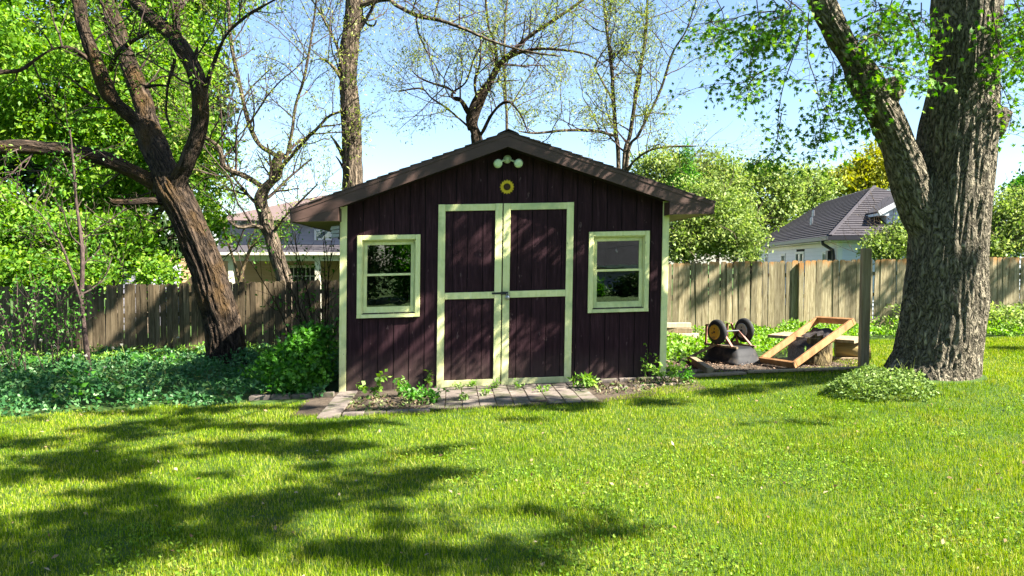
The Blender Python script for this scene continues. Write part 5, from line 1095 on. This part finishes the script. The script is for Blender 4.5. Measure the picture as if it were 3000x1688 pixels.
# wheelbarrow, upside down
WBG = gp(2128, 1072); wy = WBG[1] + .42; wg = ground_pt(at(2143, 1060, wy)[0], wy)
wb = empty('wheelbarrow', wg, 'overturned black wheelbarrow with two fat tyres pointing up', 'wheelbarrow')
ax_ = nrm((.87, .48, 0)); ay_ = nrm((-.48, .87, 0))                 # across (axle) and along
def Wb(x, y, z): return wg + ax_ * x + ay_ * y + np.array([0, 0, z])
TRAY = surf('black_plastic_tray', [(0.3, (0.008, 0.008, 0.009)), (0.7, (0.020, 0.019, 0.020))], 6, rough=.6, bump=.15, spec=.15, dirt=((0.05, 0.04, 0.03), 6))
RUB = surf('tyre_rubber', [(0.3, (0.010, 0.010, 0.010)), (0.7, (0.022, 0.022, 0.022))], 30, rough=.7, bump=.3)
RIMY = surf('yellow_rim', [(0.3, (0.52, 0.27, 0.02)), (0.7, (0.66, 0.37, 0.04))], 9, rough=.5, bump=.1, dirt=((.25, .14, .05), 9))
RED = surf('rusty_red_steel', [(0.3, (0.20, 0.085, 0.06)), (0.7, (0.34, 0.17, 0.13))], 9, rough=.7, bump=.3)
rings_ = [(.33, .43, .0, .075), (.335, .435, .025, .075), (.30, .395, .04, .09), (.265, .35, .13, .09), (.24, .30, .225, .09), (.21, .26, .25, .09), (.05, .06, .256, .04)]
tv, tf, seg = [], [], 28
for (hx_, hy_, z_, _r) in rings_:
    for k in range(seg):
        th = 2 * math.pi * k / seg; c_, s_ = math.cos(th), math.sin(th); pw_ = .42
        bul = .03 * math.sin(3 * th) * (1 if z_ < .05 else .4)
        tv.append((math.copysign(abs(c_) ** pw_, c_) * hx_, math.copysign(abs(s_) ** pw_, s_) * hy_ + bul * .4, z_ + (.012 * math.sin(2 * th + 1) if z_ < .05 else 0)))
for i in range(len(rings_) - 1):
    for k in range(seg): k2 = (k + 1) % seg; tf.append((i*seg+k, i*seg+k2, (i+1)*seg+k2, (i+1)*seg+k))
tf.append(tuple(range((len(rings_)-1)*seg, len(rings_)*seg)))
MB(Wb).add(tv, tf).build('tray', TRAY, wb, True)
wz_ = .475; wr = .19
for sx in (-1, 1):
    c = (sx * .285, .02, wz_)
    ty = MB(Wb).lathe((c[0] - .055, c[1], c[2]), (1, 0, 0), [(0, wr * .58), (.004, wr * .70), (.02, wr * .9), (.045, wr), (.065, wr), (.09, wr * .9), (.106, wr * .70), (.11, wr * .58)], 32).build('wheel', RUB, wb, True)
    MB(Wb).lathe((c[0] - .058, c[1], c[2]), (1, 0, 0), [(0, .012), (.0, wr * .30), (.0015, wr * .42), (-.006, wr * .50), (-.006, wr * .57), (.004, wr * .60), (.112, wr * .60), (.122, wr * .57), (.122, wr * .5), (.1145, wr * .42), (.116, wr * .3), (.116, .012)], 28).build('rim', RIMY if sx < 0 else GREY, ty, True)
    MB(Wb).lathe((c[0] - .07, c[1], c[2]), (1, 0, 0), [(0, .016), (.14, .016)], 12).build('hub', BLACK, ty)
    for kx, kz in ((.0, .05), (.045, -.02)): MB(Wb).lathe((c[0] - .0605, c[1] + kx, c[2] + kz), (1, 0, 0), [(0, .012), (.004, .012)], 8).build('rim_hole', BLACK, ty)
MB(Wb).rod([(-.21, .02, wz_), (.21, .02, wz_)], .014, 8).build('axle', BLACK, wb)
for sx in (-1, 1):
    MB(Wb).bar((sx * .17, .02, wz_), (sx * .2, -.22, .25), .035, .02).build('axle_brace', RED, wb)
    MB(Wb).bar((sx * .19, -.30, .255), (sx * .21, .36, .262), .04, .03).build('under_rail', WOODRAW, wb)
    MB(Wb).bar((sx * .17, .02, wz_), (sx * .2, .22, .27), .035, .02).build('axle_brace', BLACK, wb)
    lgx = sx * .22; 
    MB(Wb).bar((lgx, .33, .235), (lgx, .31, .57), .04, .012, up=(1, 0, 0)).build('leg', RED, wb)
    MB(Wb).bar((lgx, .315, .565), (lgx, .235, .575), .04, .012).build('leg_foot', RED, wb)
    MB(Wb).bar((lgx, .23, .57), (lgx, .08, .265), .04, .012, up=(1, 0, 0)).build('leg', RED, wb)
for ha, hb in ((at(2116, 1000, wy - .05), at(2022, 1046, wy + .15)), (at(2160, 1000, wy + .3), at(2062, 1040, wy + .55))): MB().bar(ha, hb, .038, .042).build('handle', WOODRAW, wb, bevel=.004)
MB(Wb).bar((-.22, .318, .42), (.22, .318, .42), .02, .02).build('leg_crossbar', BLACK, wb)

# ------------------------------------------------------------------ ground cover, shrubs, weeds
def cover(name, label, n_, xr_, yr_, ok, hf, size, mat, up=.9, tmpl=LEAF, clump=10, sg=.06):
    c = np.stack([rng.uniform(*xr_, n_ // clump), rng.uniform(*yr_, n_ // clump)], -1)
    c = np.repeat(c, clump, 0) + rng.normal(0, sg, (n_ // clump * clump, 2)); k = ok(c[:, 0], c[:, 1]); c = c[k]
    hh = hf(c[:, 0], c[:, 1]); z_ = gz(c[:, 0], c[:, 1]) + hh * (1 - .55 * rng.random(len(c)) ** 1.5)
    P = np.stack([c[:, 0], c[:, 1], z_], -1)
    return tag(leaves(name, P, rng.uniform(.7, 1.3, len(P)) * size, mat, None, tmpl, up), label, 'ground cover', kind='stuff')
def ok_left(x, y):
    u, wv = shed_uw(x, y); ye = np.interp(x, edge_pts[:, 0], edge_pts[:, 1]); return (u < -2.32) & (y > ye - .02) & (y < FLY(x) - .05) & ~((u > -3.3) & (y < ye + .25))
def h_left(x, y):
    ye = np.interp(x, edge_pts[:, 0], edge_pts[:, 1]); t = np.clip((y - ye) / .35, 0, 1)
    return t ** .6 * (.15 + .07 * np.sin(x * 2.3 + np.sin(y * 2)) * np.sin(y * 2.9 + x) + .05 * np.sin(x * 6.1 + y * 4.3)) * np.where(x < -4.4, 1.25, .75)
cover('vinca_ground_cover', 'dense dark green vinca ground cover in front of the left fence', 60000, (-13, -2.2), (7.0, 15), ok_left, h_left, .062, LF_VINCA)
def ok_mix(x, y): return ok_left(x, y) & (np.sin(x * 1.9 + 2 * np.sin(y * 1.3)) + np.sin(y * 2.7 + x) > .75)
cover('broad_leaf_weeds', 'lighter broad leaved weeds growing through the vinca', 5200, (-13, -2.2), (7.0, 15), ok_mix, lambda x, y: h_left(x, y) + .07, .095, LF_SHRUB, .6, LEAF, 12, .07)
cover('dry_stems', 'thin pale grass stems poking out of the ground cover', 2600, (-13, -2.2), (7.2, 15), ok_left, lambda x, y: h_left(x, y) + .10, .13, leafm('dry_stem', [(0.12, 0.14, 0.03), (0.24, 0.24, 0.08)], .3, .02), -.2, (np.array([(0, 0, 0), (.5, .012, .02), (1, 0, 0), (.5, -.012, .02)]), np.array([(0, 1, 2, 3)])), 6, .09)
def ok_lf(x, y): return (y < FLY(x) - .06) & (y > FLY(x) - 1.5) & (x < -2.6)
cover('fence_weeds', 'sunlit yellow green weeds along the foot of the left fence', 9000, (-13, -2.4), (12.6, 15), ok_lf, lambda x, y: .18 + .12 * np.sin(x * 3.3) ** 2, .07, LF_WEED, .3, SLIM, 14, .08)
def ok_rt(x, y):
    u, wv = shed_uw(x, y); return (u > 2.25) & (y < FLY(x) - .08) & (y > np.where(x < 4.9, 11.75, 14.4) - .25 * np.sin(x * 3)) & ((x < 6.6) | (y > 14.7))
cover('fence_weeds', 'bright leafy weeds between the wheelbarrow and the right fence', 30000, (2.2, 12.5), (11.2, 16.8), ok_rt, lambda x, y: (.10 + .10 * np.sin(x * 2.9 + y) ** 2) + .22 * np.clip((y - FLY(x) + 1.6) / 1.4, 0, 1) * (.5 + .5 * np.sin(x * 1.7) ** 2), .075, LF_WEED, .5, LEAF, 14, .09)
def ok_r2(x, y): return (y < FLY(x) - .1) & (y > FLY(x) - 1.7)
cover('border_plants', 'tall leafy border plants along the fence right of the maple', 7000, (8.2, 13), (14.2, 17), ok_r2, lambda x, y: .55 + .12 * np.sin(x * 4), .085, LF_BUSH, .5, LEAF, 16, .10)
def mound(cx, cy, rx, ry):
    return lambda x, y: ((x - cx) / rx) ** 2 + ((y - cy) / ry) ** 2
mc = gp(2585, 1160); mf = mound(mc[0] + .02, mc[1] + .1, .56, .50)
cover('vinca_mound', 'low rounded mound of leafy vinca in front of the maple', 9000, (mc[0] - .9, mc[0] + .9), (mc[1] - .8, mc[1] + .9), lambda x, y: mf(x, y) + .2 * np.sin(x * 11) * np.sin(y * 13) < 1, lambda x, y: .03 + (.22 + .06 * np.sin(x * 8) * np.sin(y * 9)) * np.sqrt(np.clip(1.05 - mf(x, y), 0, 1)), .045, LF_BUSH if False else leafm('sun_toned_vinca', [(0.08, 0.14, 0.03), (0.13, 0.20, 0.045), (0.22, 0.29, 0.08)], .3, .05), .8)  # same plant as the ground cover, sunlight put into its leaf colour
def ok_bed(x, y):
    u, wv = shed_uw(x, y); return ((u > -1.9) & (u < -.95) & (wv > .55) & (wv < 1.5)) | ((u > 1.05) & (u < 2.4) & (wv > .1) & (wv < 1.15 - .4 * (u - 1)))
cover('bed_litter', 'dead leaves and creeping weeds in the beds beside the pavers', 5200, (-2.1, 2.6), (8.0, 10.2), ok_bed, lambda x, y: .03 + 0 * x, .05, leafm('leaf_litter', [(0.07, 0.05, 0.03), (0.16, 0.11, 0.07), (0.08, 0.15, 0.03), (0.24, 0.18, 0.12)], .1, .03), 1.0)
# shrub by the shed's left corner
def shrub(name, label, base, blobs, n_, lsz, mat, stems=7, tmpl=MAPLE):
    root = empty(name, base, label, 'shrub'); ts = Tubes(); P = []
    for c, rd in blobs:
        c = np.array(base) + np.array(c); P.append(cloud(c, rd, n_, .07, 18, .3))
        for _ in range(stems): e = c + rng.normal(0, .45, 3) * rd; ts.add(spline([np.array(base) + rng.normal(0, .05, 3) * (1, 1, 0), .5 * (np.array(base) + e) + rng.normal(0, .03, 3), e], 6), np.linspace(.009, .003, 6), 4)
    P = np.concatenate(P); P = P[P[:, 2] > gz(P[:, 0], P[:, 1]) + .03]
    ts.build('stems', TWIG, root); leaves('foliage', P, rng.uniform(.7, 1.3, len(P)) * lsz, mat, root, tmpl, .6, .3); return root
sb = S(-2.62, 0, -.15); shrub('leafy_shrub', 'bushy dark green shrub against the left shed corner', ground_pt(sb[0], sb[1]), [((.0, 0, .42), (.42, .38, .40)), ((-.38, .1, .30), (.34, .34, .30)), ((.05, .1, .68), (.30, .28, .24)), ((-.1, -.25, .22), (.42, .25, .22))], 1500, .075, LF_SHRUB)
for px_, py_, lab in ((60, 1120, 'thin leafy understory shrub before the far left fence'), (170, 1108, 'sparse dark understory shrub beside the sapling')):
    ub = gp(px_, py_); rt = empty('understory_shrub', ub, lab, 'shrub'); tw = Tubes(); lp = []
    for k in range(8): grow(tw, lp, ub + rng.normal(0, .08, 3) * (1, 1, 0), np.array([rng.uniform(-.5, .5), rng.uniform(-.3, .3), 1]), rng.uniform(1.0, 1.9), .009, 1, wob=.09, trop=.03, kids=(0, 9), ang=(.4, .9), seg=.14, ratio=(.2, .42))
    tw.build('stems', TWIG, rt); leaves('foliage', spread(lp, 2, .05), .06, LF_SHRUB, rt, LEAF, .4)
# bare twiggy shrub
bs = S(-2.65, 0, -1.6); bt_ = ground_pt(bs[0], bs[1]); rt = empty('twiggy_shrub', bt_, 'thin dark twiggy shrub with few leaves left of the shed', 'shrub'); tw = Tubes(); lp = []
for k in range(11):
    d_ = np.array([rng.uniform(-.42, .30), rng.uniform(-.3, .3), 1]); grow(tw, lp, bt_ + rng.normal(0, .09, 3) * (1, 1, 0), d_, rng.uniform(1.8, 2.5), .011, 1, wob=.06, trop=.03, kids=(0, 8), ang=(.3, .8), seg=.14, ratio=(.15, .34))
tw.build('stems', BARK_OLD, rt); leaves('foliage', spread(lp, 1, .05), .055, LF_SHRUB, rt, LEAF, .2)
# weeds in front of the shed
def weed(u, w_, h_, n_, lsz, label, mat=LF_WEED, spreadr=.14, tmpl=LEAF, group=None, name='weed_plant'):
    b = SG(u, w_, 0); root = empty(name, b, label, 'weed', group); ts = Tubes(); P = []
    for _ in range(n_):
        e = b + np.array([rng.normal(0, spreadr), rng.normal(0, spreadr), h_ * rng.uniform(.4, 1.05)]); m_ = .5 * (b + e) + np.array([rng.normal(0, .02), rng.normal(0, .02), .04])
        q = spline([b + rng.normal(0, .02, 3) * (1, 1, 0), m_, e], 7); ts.add(q, np.linspace(.004, .0015, 7), 3)
        for t_ in q[2:]: P += [t_ + rng.normal(0, .02, 3) for _ in range(3)]
    ts.build('stems', LF_WEED, root); leaves('foliage', np.array(P), rng.uniform(.7, 1.3, len(P)) * lsz, mat, root, tmpl, .7, .1); return root
weed(-1.62, .62, .30, 4, .065, 'tall round leaved weed beside the flat slabs', tmpl=(np.array([(0, -.2, 0), (.5, -.5, .1), (1, 0, 0), (.5, .5, .1), (0, .2, 0)]), np.array([(0, 1, 2, 3), ])), spreadr=.07)
weed(-1.36, .55, .26, 7, .06, 'loose tuft of narrow leaved weeds in the left bed', spreadr=.10, tmpl=SLIM)
weed(-1.15, .85, .20, 12, .06, 'spreading broad leaved weed by the left paver edge', LF_SHRUB, .20)
weed(-.95, 1.1, .14, 8, .06, 'low dark weed creeping onto the paver corner', LF_SHRUB, .14)
weed(-1.02, .03, .30, 2, .06, 'single thin weed growing up the wall left of the doors', spreadr=.03)
weed(1.02, .5, .17, 10, .09, 'grassy tuft at the right end of the pavers', LF_WEED, .12, SLIM)
weed(2.08, .42, .33, 11, .062, 'big leafy weed at the foot of the right corner board', LF_WEED, .17)
weed(2.30, .50, .20, 7, .055, 'dark leafy weed leaning out from the right shed corner', LF_SHRUB, .15)
weed(1.85, .10, .42, 2, .05, 'thin stalk weed against the wall under the right window', spreadr=.04)
for u, w_ in ((-.45, .10), (-.18, .28), (-.62, .25), (.12, .35), (.42, .7), (-.3, .75), (-.55, 1.0)):
    weed(u, w_, .07, 4, .035, 'small weed sprouting in the paver joints', spreadr=.04, group='weeds sprouting between the pavers')
for k in range(9):
    px = (2560, 2590, 2612, 2640, 2570, 2655, 2600, 2545, 2630)[k]; b = gp(px, 1108 + (k % 3) * 4)
# dandelion stalks by the left fence
DAND = leafm('dandelion_head', [(0.45, 0.44, 0.38), (0.6, 0.58, 0.5)], .4, .02); STALK = leafm('stalk', [(0.28, 0.34, 0.08), (0.36, 0.40, 0.12)], .3, .05)
for px, py, hp in ((128, 1085, 95), (140, 1090, 80), (205, 1095, 60), (245, 1085, 50), (330, 1070, 60), (365, 1068, 66), (520, 1050, 70), (815, 1040, 60), (850, 1030, 50), (290, 1112, 40), (480, 1120, 80)):
    b = gp(px, py + 18); hz = hp * b[1] / FPX + .06; rt = empty('dandelion', b, 'tall dandelion seed stalk in front of the left fence', 'plant', 'dandelion seed stalks by the left fence')
    e = b + np.array([rng.normal(0, .05), rng.normal(0, .04), hz]); ts = Tubes(); ts.add(spline([b, .5 * (b + e) + (rng.normal(0, .02), 0, 0), e], 7), np.linspace(.004, .003, 7), 4); ts.build('stalk', STALK, rt)
    leaves('seed_head', e + rng.normal(0, .009, (60, 3)), .018, DAND, rt, SLIM, .2)
# long grass blades against the maple root
lgb = Tubes()
for k in range(34):
    b = gp(rng.uniform(2540, 2690), rng.uniform(1098, 1118)); e = b + np.array([rng.normal(0, .06), rng.normal(0, .05), rng.uniform(.08, .24)]); lgb.add(spline([b, .5 * (b + e) + (0, 0, .03), e], 5), np.linspace(.003, .001, 5), 3)
tag(lgb.build('long_grass', STALK, None), 'long unmown grass stems against the maple roots', 'grass', kind='stuff')
